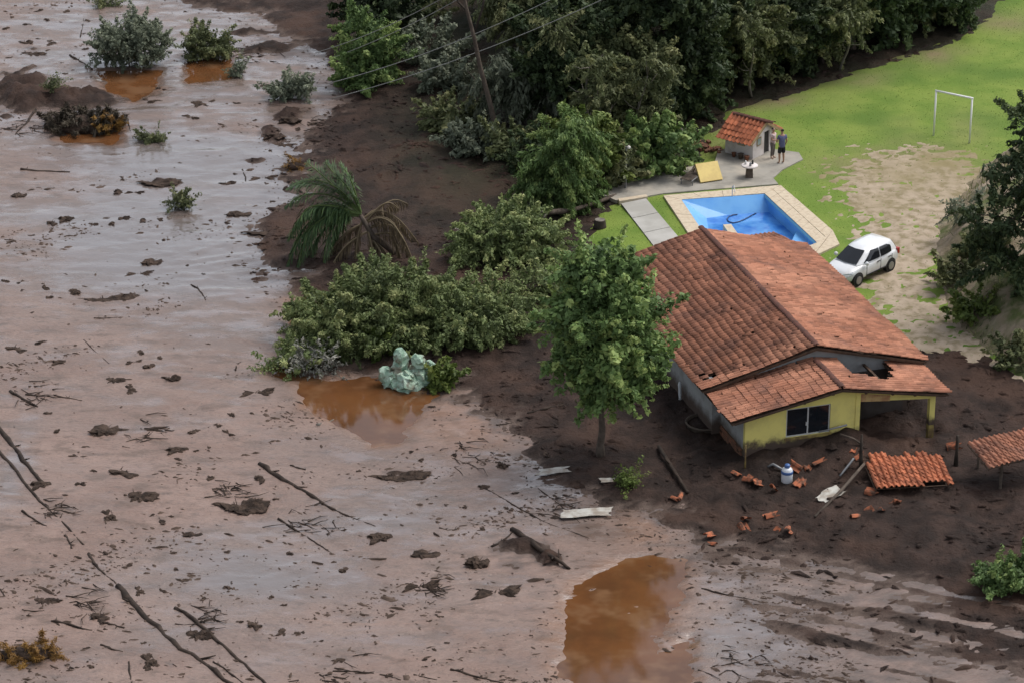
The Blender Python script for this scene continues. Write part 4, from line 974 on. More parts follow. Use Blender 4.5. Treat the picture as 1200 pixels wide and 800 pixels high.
leafmat('straw', (0.10, 0.055, 0.02), (0.24, 0.13, 0.035), (0.40, 0.24, 0.06))
leafmat('palm_green', (0.033, 0.0644, 0.0262), (0.0629, 0.1133, 0.0407), (0.1273, 0.1802, 0.0553), trans=.15)
leafmat('grass_blade', (0.0624, 0.105, 0.0187), (0.1235, 0.2, 0.0338), (0.2519, 0.3225, 0.0673))
leafmat('thatch', (0.030, 0.024, 0.017), (0.065, 0.052, 0.036), (0.14, 0.115, 0.08), trans=.1)
mat('bark', (0.075, 0.058, 0.045), 0.9, (0.125, 0.10, 0.08), 4, 5, bump=0.7, bscale=10, bdist=0.04, spec=0.2)
mat('bark_pale', (0.21, 0.19, 0.165), 0.9, (0.13, 0.115, 0.095), 2.5, 5, bump=0.5, bscale=9, bdist=0.03, spec=0.2)
mat('bark_dark', (0.032, 0.026, 0.021), 0.9, (0.060, 0.048, 0.038), 3, 5, bump=0.6, bscale=9, bdist=0.03, spec=0.2)

def leaves(rng, blobs, n, size, nclump, clump_r, droop=0.0, out_bias=0.8, asp=0.5, shell=0.5, spray=0.75):
    """blobs: (cx,cy,cz, rx,ry,rz); leaf diamonds set along short sprays that grow outwards through the blobs' volume"""
    B = np.array(blobs, float); area = (B[:, 3] * B[:, 4] + B[:, 4] * B[:, 5] + B[:, 3] * B[:, 5]); pr = area / area.sum()
    bi = rng.choice(len(B), nclump, p=pr)
    d = rng.normal(size=(nclump, 3)); d /= np.linalg.norm(d, axis=1)[:, None]
    rr = shell + (1 - shell) * rng.random(nclump) ** .7; rr *= 1 + .12 * rng.normal(size=nclump)
    C = B[bi, :3] + d * B[bi, 3:] * rr[:, None]
    cdir = d + rng.normal(size=(nclump, 3)) * .45; cdir[:, 2] += .25 - droop * .7; cdir /= np.linalg.norm(cdir, axis=1)[:, None] + 1e-6
    cr_ = clump_r * (0.45 + 1.0 * rng.random(nclump) ** 1.5); cb = rng.random(nclump); csz = .75 + .55 * rng.random(nclump)
    w_ = (cr_ ** 1.6) * (.35 + rng.random(nclump)); ci = rng.choice(nclump, n, p=w_ / w_.sum())
    e = rng.normal(size=(n, 3)); e /= np.linalg.norm(e, axis=1)[:, None]
    u = rng.random(n) ** .8
    ball = e * (cr_[ci] * rng.random(n) ** .45)[:, None] * np.array([1, 1, .8])
    spr = cdir[ci] * (u * cr_[ci] * 2.4)[:, None] + e * (cr_[ci] * .62 * (1.1 - .7 * u) * rng.random(n) ** .5)[:, None]; spr[:, 2] -= droop * .35 * u * u * cr_[ci] * 2
    k = (rng.random(n) < spray)[:, None]; P = C[ci] + np.where(k, spr, ball)
    nrm = e * out_bias * .7 + cdir[ci] * .3 + rng.normal(size=(n, 3)) * .55; nrm[:, 2] += .35
    nrm /= np.linalg.norm(nrm, axis=1)[:, None]
    t = rng.normal(size=(n, 3)) * .7 + cdir[ci] * .8 + e * .5; t[:, 2] -= droop * 1.6
    t -= nrm * (t * nrm).sum(1)[:, None]; t /= np.linalg.norm(t, axis=1)[:, None] + 1e-6
    b = np.cross(nrm, t); s = size * csz[ci] * (.55 + .75 * rng.random(n))
    l = t * (s * .5)[:, None]; w = b * (s * .5 * asp)[:, None]
    V = np.stack([P - l, P + w - l * .1 + nrm * (s * .05)[:, None], P + l, P - w - l * .1 + nrm * (s * .05)[:, None]], 1).reshape(-1, 3)
    F = np.arange(4 * n).reshape(n, 4)
    rv = np.clip(.50 * cb[ci] + .30 * rng.random(n) + .22 * u * k[:, 0], 0, 1)
    return V, F, np.repeat(rv, 4), C
def crown_mesh(name, m, *a, **k):
    V, F, rv, C = leaves(*a, **k); return fast_mesh(name, V, F, m, False, {'rnd': rv}), C
def trunk_mesh(name, m, rng, pts, r0, r1, targets, nl, seg=8, lr=0.45):
    """tapered bent trunk with limbs reaching to some of the leaf clumps"""
    mb = MB(); pts = np.asarray(pts, float); k = 9
    tt_ = np.linspace(0, 1, k); acc = np.linspace(0, 1, len(pts))
    path = np.stack([np.interp(tt_, acc, pts[:, i]) for i in range(3)], 1); path[1:-1] += rng.normal(size=(k - 2, 3)) * r0 * .35 * [1, 1, .3]
    rad = r0 + (r1 - r0) * tt_; rad[0] *= 1.35; mb.tube(path, rad, seg)
    if len(targets):
        for c in targets[rng.choice(len(targets), min(nl, len(targets)), replace=False)]:
            j = rng.integers(3, k); a = path[j]; mid = (a + c) / 2 + rng.normal(size=3) * .25; mid[2] += .1
            rr = rad[j] * lr
            mb.tube(np.array([a, (a + mid) / 2 + rng.normal(size=3) * .06, mid, c]), [rr, rr * .75, rr * .5, rr * .18], 5, False)
    return mb.mesh(name, m, True)
def plant(name, base, label, cat, blobs, n, size, nclump, cr, leafm, trunk=None, barkm='bark', nl=10, seed=1, group=None, r=(.12, .04), stem='trunk', crownname='crown', M=None, **k):
    """a tree or shrub with a mesh of its own; blobs and trunk in coordinates relative to its base"""
    rng = np.random.default_rng(seed); base = np.asarray(base, float)
    M = M if M is not None else Matrix.Translation(V2(base))
    root = empty(name, base, label, cat, group, M=M)
    me, C = crown_mesh(crownname, leafm, rng, blobs, n, size, nclump, cr, **k)
    if trunk is not None: link(stem, trunk_mesh(stem, barkm, rng, trunk, r[0], r[1], C, nl), root, M)
    link(crownname, me, root, M); return root

# the round green tree in front of the house
b_ = on(704, 533)
plant('tree', b_, 'round leafy green tree with slim trunk standing left of the house', 'tree',
      [(q[0] * .70, q[1] * .75, q[2] * .86 + .45, q[3] * .72, q[4] * .74, q[5] * .84) for q in [(.2, .2, 5.4, 2.6, 2.6, 2.7), (.1, 0, 8.0, 1.8, 1.9, 1.9), (-1.3, -.2, 6.8, 1.6, 1.7, 1.9), (1.7, .1, 6.2, 1.6, 1.7, 2.0), (.4, 0, 3.6, 2.3, 2.1, 1.5), (-.6, 0, 9.1, 1.0, 1.0, 1.0), (2.3, 0, 4.4, 1.2, 1.2, 1.4), (-1.8, 0, 4.8, 1.1, 1.3, 1.3), (1.0, 0, 9.0, .9, .9, .8)]],
      50000, .26, 460, .44, 'leaf_fresh', [(0, 0, -.3), (.05, 0, 1.2), (.0, .1, 2.4), (.1, .1, 4.4), (.2, .1, 6.6)], nl=34, seed=3, r=(.17, .05), shell=.5, spray=.35)

# forest: five kinds built once, then copied
def kind(seed, blobs, n, size, ncl, cr, leafm, trunk, barkm, r, **k):
    rng = np.random.default_rng(seed); me, C = crown_mesh('crown', leafm, rng, blobs, n, size, ncl, cr, **k)
    return me, trunk_mesh('trunk', barkm, rng, trunk, r[0], r[1], C, 16)
def blobset(seed, n, h, w, base, big=1.0):
    rng = np.random.default_rng(seed); out = [(0, 0, base + (h - base) * .5, w * .62, w * .62, (h - base) * .46)]
    for i in range(n):
        a = rng.uniform(0, 6.28); z = rng.uniform(base + .8, h - .9); q = 1 - ((z - base) / (h - base) - .45) ** 2 * 1.6
        out.append((math.cos(a) * w * .62 * q, math.sin(a) * w * .62 * q, z, w * rng.uniform(.26, .42) * big, w * rng.uniform(.26, .42) * big, w * rng.uniform(.22, .36) * big))
    return out
KIND = [
    kind(11, blobset(1, 9, 10, 3.6, 1.5), 30000, .34, 330, .60, 'leaf_forest', [(0, 0, -.5), (.1, .1, 3), (0, 0, 6), (.1, 0, 9)], 'bark_dark', (.24, .06)),
    kind(12, blobset(2, 11, 8.5, 3.9, .8), 30000, .32, 340, .60, 'leaf_forest', [(0, 0, -.5), (-.2, .1, 3), (.1, 0, 5), (.1, 0, 7.6)], 'bark', (.22, .06)),
    kind(13, blobset(3, 8, 11.5, 3.2, 3.0), 24000, .36, 260, .65, 'leaf_olive', [(0, 0, -.5), (.2, 0, 4), (.0, .2, 7), (.1, 0, 10.5)], 'bark_pale', (.20, .06), droop=.8, asp=.32),
    kind(14, blobset(4, 10, 7.0, 3.2, .3), 26000, .30, 300, .55, 'leaf_olive', [(0, 0, -.5), (.2, 0, 2), (.0, .2, 4), (.1, 0, 6)], 'bark_dark', (.18, .05)),
    kind(15, blobset(5, 9, 6.0, 2.8, .1), 22000, .32, 240, .55, 'leaf_forest', [(0, 0, -.5), (.2, 0, 2), (.0, .2, 4), (.1, 0, 5)], 'bark_dark', (.16, .05)),
]
def forest(px_, py_, k, sc, rot, label, sz=1.0):
    p = on(px_, py_); p[2] -= .1
    M = Matrix.Translation(V2(p)) @ Matrix.Rotation(rot, 4, 'Z') @ Matrix.Diagonal((sc, sc, sc * sz, 1))
    root = empty('tree', p, label, 'tree', 'trees of the dark wood behind the garden', M=M)
    link('trunk', KIND[k][1], root, M); link('crown', KIND[k][0], root, M)
F_ = [  # px, py of the foot, kind, scale, rotation, what sets it apart
    (628, 120, 2, .92, .3, 'slender drooping olive tree at the left end of the wood above the mud'),
    (668, 150, 1, .85, 1.9, 'dark bushy tree rising directly behind the light green willowy bush'),
    (700, 110, 2, 1.0, 2.2, 'tall olive tree with hanging leaves crossed by the upper power line'),
    (735, 165, 3, .82, 4.0, 'low dark tree behind the big leaved bush beside the patio'),
    (775, 140, 0, .95, 1.1, 'dense dark tree overhanging the patio bushes, left of the hut'),
    (812, 135, 4, .80, 5.1, 'short dark tree closest to the loose bricks by the hut'),
    (820, 95, 1, 1.0, 3.3, 'broad dark tree directly behind the hut roof'),
    (868, 100, 3, .88, .2, 'shaded bushy tree just behind and right of the hut roof'),
    (905, 88, 4, .95, 2.7, 'low dark tree on the lawn edge above the person in blue'),
    (925, 70, 0, .92, 4.4, 'tall dark tree at the middle of the lawn edge'),
    (965, 74, 3, .80, 1.3, 'low olive tree at the lawn edge, left of the goal'),
    (1000, 58, 1, .85, 5.7, 'rounded dark tree on the lawn edge above the worn grass strip'),
    (1042, 50, 4, .95, 3.9, 'low spreading tree at the lawn edge straight up from the goal'),
    (1072, 36, 3, .85, .9, 'olive bushy tree second from the right end of the lawn edge'),
    (1102, 28, 4, .78, 2.0, 'small rounded tree at the right end of the wood by the pitch'),
    (600, 20, 0, .95, 2.9, 'dark tree at the top edge just right of the bare leaning trunk'),
    (660, 40, 0, 1.0, .8, 'dark tree at the top edge where the power lines leave the picture'),
    (735, 60, 1, 1.05, 4.8, 'big dark tree in the second row, above the patio bush'),
    (790, 50, 0, 1.0, 6.0, 'big dark tree in the second row, left above the hut'),
    (855, 40, 1, 1.0, 2.4, 'big dark tree in the second row, straight above the hut'),
    (915, 25, 2, .95, 1.5, 'pale stemmed olive tree in the second row, right above the hut'),
    (975, 12, 0, .95, 3.6, 'tall dark tree in the second row, left above the goal'),
    (1040, -4, 1, .90, .5, 'dark tree at the top edge above the goal'),
    (1095, -22, 0, .80, 5.0, 'dark tree at the top edge by the upper right field corner'),
    (1175, -75, 4, .9, 1.0, 'dark scrub tree at the top edge nearest the right corner'),
    (545, -30, 1, .9, 5.5, 'dark tree at the top edge left of the bare leaning trunk'),
    (700, -20, 1, 1.0, 3.1, 'dark back row tree at the top edge, right of the power lines'),
    (770, -30, 0, 1.0, 1.2, 'dark back row tree at the top edge above the pool'),
    (840, -40, 0, 1.0, 4.2, 'dark back row tree at the top edge above the hut'),
    (905, -45, 1, 1.0, 2.6, 'dark back row tree at the top edge above the person'),
    (975, -60, 0, 1.0, 5.3, 'dark back row tree at the top edge left of the goal'),
]
for f in F_: forest(*f)

# bare leaning trunk, pale leaning stem, drooping greyish foliage
b_ = on(584, 165); rngV = np.random.default_rng(21)
bt = empty('tree', b_, 'bare dark leaning trunk with forked top in front of the wood', 'tree')
mb = MB(); s_ = 3600 / depth(b_)
def up(px_, py_, dy=0.0): return b_ + np.array([(px_ - 584) / s_, dy, (165 - py_) / s_ / math.cos(PITCH - .06)])
mb.tube(np.array([b_ - [0, 0, .3], up(583, 150), up(575, 115), up(563, 70), up(557, 40), up(548, 5), up(540, -30)]) + np.array([0, -1.2, 0]), [.20, .16, .13, .115, .10, .085, .07], 8); mb.build('trunk', 'bark', bt, True)
mb = MB()
mb.tube([up(557, 40), up(566, 15, .2), up(572, -20, .3)], [.07, .06, .05], 6); mb.tube([up(552, 20), up(538, 8, .2), up(534, -20, .3)], [.06, .05, .04], 6); mb.tube([up(575, 115), up(560, 100, .3), up(548, 88, .5)], [.05, .04, .02], 5); mb.build('branch', 'bark_dark', bt, True)
b_ = on(596, 160); ps_ = empty('tree', b_, 'thin pale stem leaning right below the drooping foliage', 'tree')
mb = MB(); s_ = 3600 / depth(b_); q = lambda px_, py_: b_ + np.array([(px_ - 596) / s_, .1, (160 - py_) / s_ / .94])
mb.tube([b_ - [0, 0, .2], q(600, 140), q(607, 120), q(613, 98)], [.085, .075, .07, .05], 7); mb.build('trunk', 'bark_pale', ps_, True)
me, C = crown_mesh('crown', 'leaf_grey', rngV, [(1.2, .3, 2.6, 2.2, 1.2, 1.2), (-.2, .3, 3.0, 1.2, 1.0, 1.2), (2.6, .2, 2.0, 1.2, 1.0, .9)], 9000, .34, 150, .5, droop=1.2, asp=.28); link('crown', me, ps_, Matrix.Translation(V2(b_)))

for k, (a, b, tx_, ty_, lab) in enumerate([(690, 175, 686, 60, 'slim pale stem in front of the wood left of the patio bushes'), (742, 170, 752, 70, 'slim pale stem showing in the dark wood above the thin post'), (640, 150, 648, 20, 'slim pale trunk in the wood just right of the drooping foliage'), (880, 108, 873, 20, 'slim pale trunk in the shade behind the hut'), (985, 78, 990, 10, 'slim pale trunk at the lawn edge left above the goal'), (720, 175, 700, 95, 'slim grey stem leaning left behind the patio bushes')]):
    b_ = on(a, b); s_ = 3600 / depth(b_); e_ = empty('tree', b_, lab, 'tree', 'slim stems in front of the wood'); h_ = (b - ty_) / s_ / .94; dx_ = (tx_ - a) / s_
    pts_ = np.array([b_ + np.array([dx_ * t + .12 * math.sin(7 * t + k), -1.6 * t - .6, h_ * t - .2]) for t in np.linspace(0, 1, 8)])
    mb = MB(); mb.tube(pts_, np.linspace(.085, .04, 8), 7); mb.build('trunk', 'bark_pale', e_, True); mb = MB()
    for j in range(3, 8):
        for _ in range(2): d_ = rngV.normal(size=3); d_[2] = abs(d_[2]); mb.tube([pts_[j], pts_[j] + unit(d_) * .5, pts_[j] + unit(d_) * .9 + [0, 0, .2]], [.03, .02, .01], 4)
    mb.build('branch', 'bark_pale', e_, True)
    me, C = crown_mesh('crown', 'leaf_olive', rngV, [(pts_[-1][0] - b_[0], pts_[-1][1] - b_[1], h_, 1.0, .9, .7)], 1800, .26, 30, .36, droop=.6, asp=.35); link('crown', me, e_, Matrix.Translation(V2(b_)))
# bushes near the patio
plant('bush', on(655, 246), 'tall light green willowy bush between the mud and the patio', 'bush', [(0, 0, 2.4, 1.6, 1.4, 1.9), (.7, 0, 3.7, 1.1, 1.0, 1.3), (-.5, 0, 1.5, 1.5, 1.2, 1.2), (.5, -.3, 1.2, 1.6, 1.2, 1.0)], 26000, .26, 190, .42, 'leaf_fresh', [(0, 0, -.2), (.1, 0, 1.5), (.2, 0, 3)], nl=16, seed=31, droop=.9, asp=.3, stem='stem', crownname='foliage')
plant('bush', on(683, 225), 'bright yellow green bush top at the right of the willowy bush', 'bush', [(-.2, 0, 3.0, 1.0, 1.0, 1.0), (.3, 0, 2.0, 1.2, 1.0, 1.2)], 9000, .30, 90, .42, 'leaf_bright', [(0, 0, -.2), (.1, 0, 1.2), (.0, 0, 2.4)], nl=8, seed=32, stem='stem', crownname='foliage')
plant('bush', on(760, 208), 'dense big leaved bush along the patio edge beside the thin post', 'bush', [(-.6, .3, .9, 1.6, 1.3, 1.1), (.8, .5, 1.0, 1.6, 1.2, 1.2), (.1, .6, 1.6, 1.3, 1.0, .9), (-1.6, 0, .7, 1.0, .9, .8)], 16000, .30, 170, .40, 'leaf_fresh', [(0, .3, -.2), (.1, .3, .6), (.2, .4, 1.2)], nl=10, seed=33, asp=.6, stem='stem', crownname='foliage')
plant('bush', on(722, 216), 'dark low bush at the left foot of the thin post', 'bush', [(0, 0, .8, 1.2, 1.1, 1.0), (-.9, 0, .5, .9, .8, .7)], 7000, .30, 80, .4, 'leaf_olive', [(0, 0, -.2), (0, 0, .5), (.1, 0, 1)], nl=6, seed=34, stem='stem', crownname='foliage')
# green scrub at the upper left of the wood
plant('bush', on(432, 105), 'bright green bush at the edge of the slurry crossed by fallen wires', 'bush', [(0, .5, 1.2, 1.5, 1.4, 1.3), (-.4, 1.0, 2.6, 1.3, 1.2, 1.2), (.6, .8, 1.9, 1.2, 1.0, 1.2), (-.5, .2, .6, 1.4, 1.0, .7)], 20000, .21, 190, .42, 'leaf_fresh', [(0, .5, -.2), (0, .6, 1.2), (-.1, .8, 2.6)], nl=10, seed=35, stem='stem', crownname='foliage')
plant('tree', on(440, 50), 'dark scrubby tree at the top edge above the bright green bush', 'tree', [(0, 0, 2.4, 1.8, 1.6, 2.0), (1.2, 0, 1.6, 1.4, 1.2, 1.4), (-.8, 0, 3.2, 1.2, 1.2, 1.2)], 14000, .32, 130, .5, 'leaf_forest', [(0, 0, -.3), (0, 0, 2), (0, 0, 3.6)], nl=10, seed=36)
for k, (a, b, lab, lm, sc) in enumerate([(500, 70, 'grey green scrub bush under the power lines left of the leaning trunk', 'leaf_grey', 1.2), (530, 150, 'low dark scrub left of the foot of the leaning trunk', 'leaf_olive', .9), (480, 25, 'sparse scrub bush at the top edge right of the scrubby tree', 'leaf_olive', 1.1),
        (610, 185, 'dark scrub at the foot of the thin pale stem', 'leaf_olive', 1.0), (560, 178, 'sprawling low scrub below the leaning trunk', 'leaf_grey', .8), (640, 200, 'dark tangled scrub left of the willowy bush', 'leaf_forest', 1.1), (520, 105, 'sparse grey scrub on the dark slope under the wires', 'leaf_grey', .9)]):
    plant('bush', on(a, b), lab, 'bush', [(0, 0, .7 * sc, 1.5 * sc, 1.2 * sc, .8 * sc), (1.0 * sc, .3, .5 * sc, 1.0 * sc, .9 * sc, .6 * sc), (-.9 * sc, .2, .6 * sc, 1.0 * sc, .9 * sc, .7 * sc)], 4200, .28, 70, .4, lm, [(0, 0, -.2), (0, 0, .4), (.1, 0, .9)], nl=9, seed=40 + k, stem='stem', crownname='foliage', r=(.07, .03))

# fallen trees in the slurry
def fallen(name, px_, py_, label, blobs, n, trunk, seed, leafm='leaf_fallen', size=.175, ncl=340, cr=.42, r=(.16, .05), nl=24, **k):
    b = on(px_, py_); return plant(name, b, label, 'fallen tree', blobs, n, size, ncl, cr, leafm, trunk, 'bark', nl, seed, r=r, **k)
fallen('fallen_tree', 430, 425, 'largest heap of fallen leafy branches in the slurry behind the pale green tarpaulin',
       [(-1.6, 1.2, 1.0, 1.8, 1.8, 1.2), (-.2, 2.6, 1.5, 2.0, 1.8, 1.5), (1.5, 3.6, 1.5, 1.9, 1.8, 1.4), (.6, .9, .9, 1.6, 1.4, 1.0), (-2.4, 2.8, 1.0, 1.2, 1.6, 1.0), (2.6, 2.0, .9, 1.4, 1.4, 1.0), (0, 4.6, 1.3, 1.6, 1.6, 1.2)], 84000,
       [(3.4, 3.6, .2), (1.6, 2.8, .6), (-.4, 2.2, .9), (-2.0, 1.4, .8)], 51, ncl=620, droop=.5)
fallen('fallen_tree', 565, 405, 'lower heap of fallen leafy branches right of the largest one',
       [(-.6, .8, .8, 1.7, 1.4, .9), (.9, 1.6, .9, 1.4, 1.3, .9), (-1.8, 2.0, 1.0, 1.5, 1.5, 1.0), (.3, 2.8, .9, 1.6, 1.3, .9)], 42000, [(2.6, 2.8, .3), (1.2, 2.0, .6), (-.6, 1.4, .8), (-1.6, 1.0, .5)], 52, ncl=340, droop=.5)
fallen('fallen_tree', 590, 318, 'fallen bushy treetop beside the white barked log, left of the round tree',
       [(-.9, 1.2, .9, 1.5, 1.5, 1.1), (.5, 1.8, 1.1, 1.6, 1.5, 1.2), (1.8, 1.2, .8, 1.2, 1.2, .9), (-.2, 3.0, 1.0, 1.6, 1.3, 1.0)], 36000, [(2.4, 1.6, .5), (1.0, 1.6, .7), (-.6, 1.4, .8)], 53, ncl=300, droop=.4)
fallen('fallen_tree', 628, 352, 'thin branches lying over dark mud between the leafy heaps and the round tree',
       [(0, .6, .5, 1.4, 1.0, .6), (1.0, 1.2, .5, 1.0, .9, .5)], 4500, [(1.8, 1.6, .1), (.5, .9, .4), (-1.0, .4, .3)], 54, ncl=80, r=(.08, .03))
fallen('fallen_tree', 345, 437, 'small leafy branch ends dipping in brown water at the left tip of the heap',
       [(-.3, .4, .35, .9, .8, .5), (.5, .7, .5, .8, .8, .6)], 4500, [(1.6, 1.2, .4), (.6, .8, .4), (-.4, .4, .2)], 55, ncl=70, r=(.06, .02))
plant('branch', on(375, 440), 'ash grey dried branch hanging over the brown water below the heap', 'branch', [(0, .3, .5, .8, .5, .5), (-.8, .4, .45, .5, .4, .4)], 1800, .14, 70, .28, 'leaf_pale', [(0, .6, .2), (.1, .3, .5), (.2, 0, .8)], 'bark_pale', 14, 56, r=(.04, .015), stem='twigs', crownname='leaves')
plant('plant', on(514, 455), 'bright green leafy plant right of the pale green tarpaulin', 'plant', [(0, .2, .4, .6, .5, .45), (.4, .3, .35, .4, .4, .4)], 1500, .30, 40, .25, 'leaf_bright', [(0, .2, -.1), (0, .2, .3), (0, .2, .5)], nl=6, seed=57, r=(.03, .01), stem='stem', crownname='leaves')
plant('plant', on(446, 420), 'yellow green leafy sprig left of the pale green tarpaulin', 'plant', [(0, .2, .6, .4, .4, .5)], 900, .28, 25, .22, 'leaf_bright', [(0, .2, -.1), (0, .2, .4), (0, .2, .7)], nl=5, seed=58, r=(.03, .01), stem='stem', crownname='leaves')

# shrubs standing in the slurry
SH = [(150, 82, 'largest green bush standing in the slurry at upper left', [(0, .8, 1.3, 1.9, 1.5, 1.3), (-1.0, .6, 1.0, 1.0, 1.0, 1.0), (1.3, .8, 1.2, 1.0, 1.0, 1.0), (0, 1.2, 1.9, 1.6, 1.2, .8)], 13000, 'leaf_grey', .26),
      (240, 73, 'feathery green bush right of the largest bush in the slurry', [(0, .5, .9, 1.1, .9, .9), (.9, .5, 1.0, .7, .7, .8), (-.8, .4, .7, .6, .6, .7)], 5200, 'leaf_olive', .24),
      (278, 90, 'small round bush at the foot of the feathery bush', [(0, .2, .35, .42, .4, .36)], 900, 'leaf_grey', .18),
      (340, 118, 'broken grey green bush on the slurry edge left of the wood', [(0, .3, .55, .9, .8, .55), (-.7, .4, .4, .6, .5, .4), (.6, .6, .7, .6, .6, .5)], 4200, 'leaf_grey', .24),
      (209, 245, 'small bright weed clump alone in open slurry', [(0, .1, .4, .5, .45, .45)], 1200, 'leaf_olive', .2),
      (178, 166, 'low flat tuft of green weeds right of the root mound', [(0, .1, .15, .75, .5, .2)], 1100, 'leaf_olive', .2),
      (126, 8, 'low green weeds at the top edge above the largest bush', [(0, .2, .2, .9, .5, .3)], 1000, 'leaf_olive', .2),
      (1182, 698, 'bright green leafy bush at lower right on dark mud', [(0, .4, .5, .8, .7, .5), (-.8, .5, .6, .55, .5, .4), (.8, .5, .6, .8, .6, .5)], 5000, 'leaf_fresh', .26),
      (730, 568, 'small green seedling in dark mud under the round tree', [(0, 0, .2, .45, .35, .22)], 500, 'leaf_bright', .2),
      (60, 108, 'thin sprig of weeds between the two mud mounds at left', [(0, .1, .4, .35, .3, .45)], 500, 'leaf_olive', .18)]
for k, (a, b, lab, bl, n, lm, sz) in enumerate(SH):
    plant('shrub', on(a, b), lab, 'bush', bl, int(n * 1.9), sz * .70, max(20, n // 60), .32, lm, [(0, .3, -.2), (.05, .35, .25), (.1, .4, .7)] if n > 2000 else [(0, 0, -.1), (0, .02, .1), (0, .05, .3)], nl=10 if n > 2000 else 5, seed=70 + k, r=(.05, .02) if n > 2000 else (.02, .008), stem='stem', crownname='foliage', group='bushes standing in the slurry', spray=.35, shell=.4)

# tree on the embankment at the right edge
def emb_pt(px_, py_): 
    z = 3.0
    for _ in range(6): p = G(px_, py_, z); z = float(gz(p[0], p[1])[0])
    return G(px_, py_, z)
b_ = emb_pt(1195, 330)
plant('tree', b_, 'dark feathery tree overhanging the drive at the right edge', 'tree', [(.4, 0, 2.6, 2.4, 2.2, 1.8), (.8, .5, 4.6, 2.0, 2.0, 1.6), (1.8, .5, 6.6, 1.8, 1.8, 1.6), (-1.6, -.1, 3.2, 1.3, 1.2, .8), (-.9, .3, 5.3, 1.1, 1.0, .6), (.2, .6, 7.2, 1.0, .9, .6), (2.6, .3, 4.5, 2.2, 2.2, 2.4), (-1.9, 0, 1.6, .9, .9, .6), (.2, -.6, .9, 2.0, 1.6, .9)],
      30000, .26, 300, .42, 'leaf_forest', [(1.2, .5, -.5), (1.2, .5, 2), (1.0, .5, 4), (1.3, .5, 7)], 'bark_dark', 30, 91, r=(.22, .06), droop=.3, asp=.4)
plant('bush', emb_pt(1130, 262), 'grey leafless brushwood at the left foot of the embankment tree', 'bush', [(0, .2, .6, .9, .7, .6)], 900, .26, 50, .3, 'leaf_grey', [(0, 0, -.2), (0, 0, .4), (-.1, 0, 1.0)], 'bark_pale', 24, 92, r=(.05, .02), stem='stem', crownname='foliage', droop=.5, asp=.3)
for k, (a, b, lab, lm) in enumerate([(1140, 372, 'bright grass clump halfway up the embankment face', 'leaf_bright'), (1150, 300, 'yellowish bush under the embankment tree', 'leaf_olive'), (1120, 335, 'green weeds at the foot of the embankment beside the drive', 'leaf_olive'), (1195, 425, 'low weeds at the lower end of the embankment', 'leaf_olive')]):
    plant('bush', emb_pt(a, b), lab, 'bush', [(0, .1, .3, .9, .7, .45), (.6, .3, .4, .7, .6, .4)], 2200, .26, 45, .3, lm, [(0, 0, -.1), (0, 0, .2), (.1, 0, .5)], nl=6, seed=95 + k, r=(.03, .01), stem='stem', crownname='foliage')

# ------------------------------------------------------------------ the fallen palm
pb = on(452, 300); palm = empty('palm_tree', pb, 'uprooted palm with green and withered fronds lying at the edge of the slurry', 'palm tree')
ps2 = 3600 / depth(pb)
def PP(px_, py_, dy=0.0): return pb + np.array([(px_ - 452) / ps2, dy, (300 - py_) / ps2 / math.cos(PITCH)])
hub = PP(424, 252, -.2)
mb = MB(); mb.tube([pb + [.9, .6, -.4], pb + [.4, .3, .1], PP(438, 278), hub], [.20, .18, .15, .10], 9); mb.build('trunk', 'bark', palm, True)
rngP = np.random.default_rng(77)
def frond(path, m, hang, ll, w=.062, name='frond', n=64):
    path = np.asarray(path, float); t = np.linspace(0, 1, 14); acc = np.linspace(0, 1, len(path))
    # quadratic smoothing through the control points
    c = np.stack([np.interp(t, acc, path[:, i]) for i in range(3)], 1)
    for _ in range(3): c[1:-1] = (c[:-2] + 2 * c[1:-1] + c[2:]) / 4
    tu = MB(); tu.tube(c, np.linspace(.055, .018, 14), 5)
    vs = []; fs = []; rv = [np.full(len(np.concatenate(tu.v)), .95)]
    tv = np.concatenate(tu.v); base = 0
    L_ = []; Fq = []; rr = []
    for i in range(n):
        q = .12 + .88 * i / (n - 1); p = np.array([np.interp(q, t, c[:, k]) for k in range(3)]); d = unit(np.array([np.interp(min(1, q + .05), t, c[:, k]) for k in range(3)]) - np.array([np.interp(max(0, q - .05), t, c[:, k]) for k in range(3)]))
        sd2 = unit(np.cross(d, [0, 0, 1]))
        for s in (-1, 1):
            ln = ll * math.sin(math.pi * (.12 + .80 * q)) * (.8 + .4 * rngP.random())
            e = unit(sd2 * s * (1 - hang) + d * .55 + np.array([0, 0, -1]) * hang * 1.3 + rngP.normal(size=3) * .22)
            m1 = p + e * ln * .5 + np.array([0, 0, .02]); m2 = p + unit(e + np.array([0, 0, -.12 - hang * .7])) * ln
            wv = unit(np.cross(e, [.2, .1, 1.])) * w * .5 if abs(e[2]) < .9 else np.array([w * .5, 0, 0])
            b0 = len(L_); L_ += [p, m1 + wv, m2, m1 - wv]; Fq.append((b0, b0 + 1, b0 + 2, b0 + 3)); rr += [rngP.random() * .8] * 4
    lf = np.array(L_); f4 = np.array(Fq)
    tf = [f for f in tu.f if len(f) == 4]
    V_ = np.concatenate([tv, lf]); F4 = np.concatenate([np.array(tf), f4 + len(tv)])
    return link(name, fast_mesh(name, V_, F4, m, False, {'rnd': np.concatenate([np.full(len(tv), .92), np.array(rr)])}), palm)
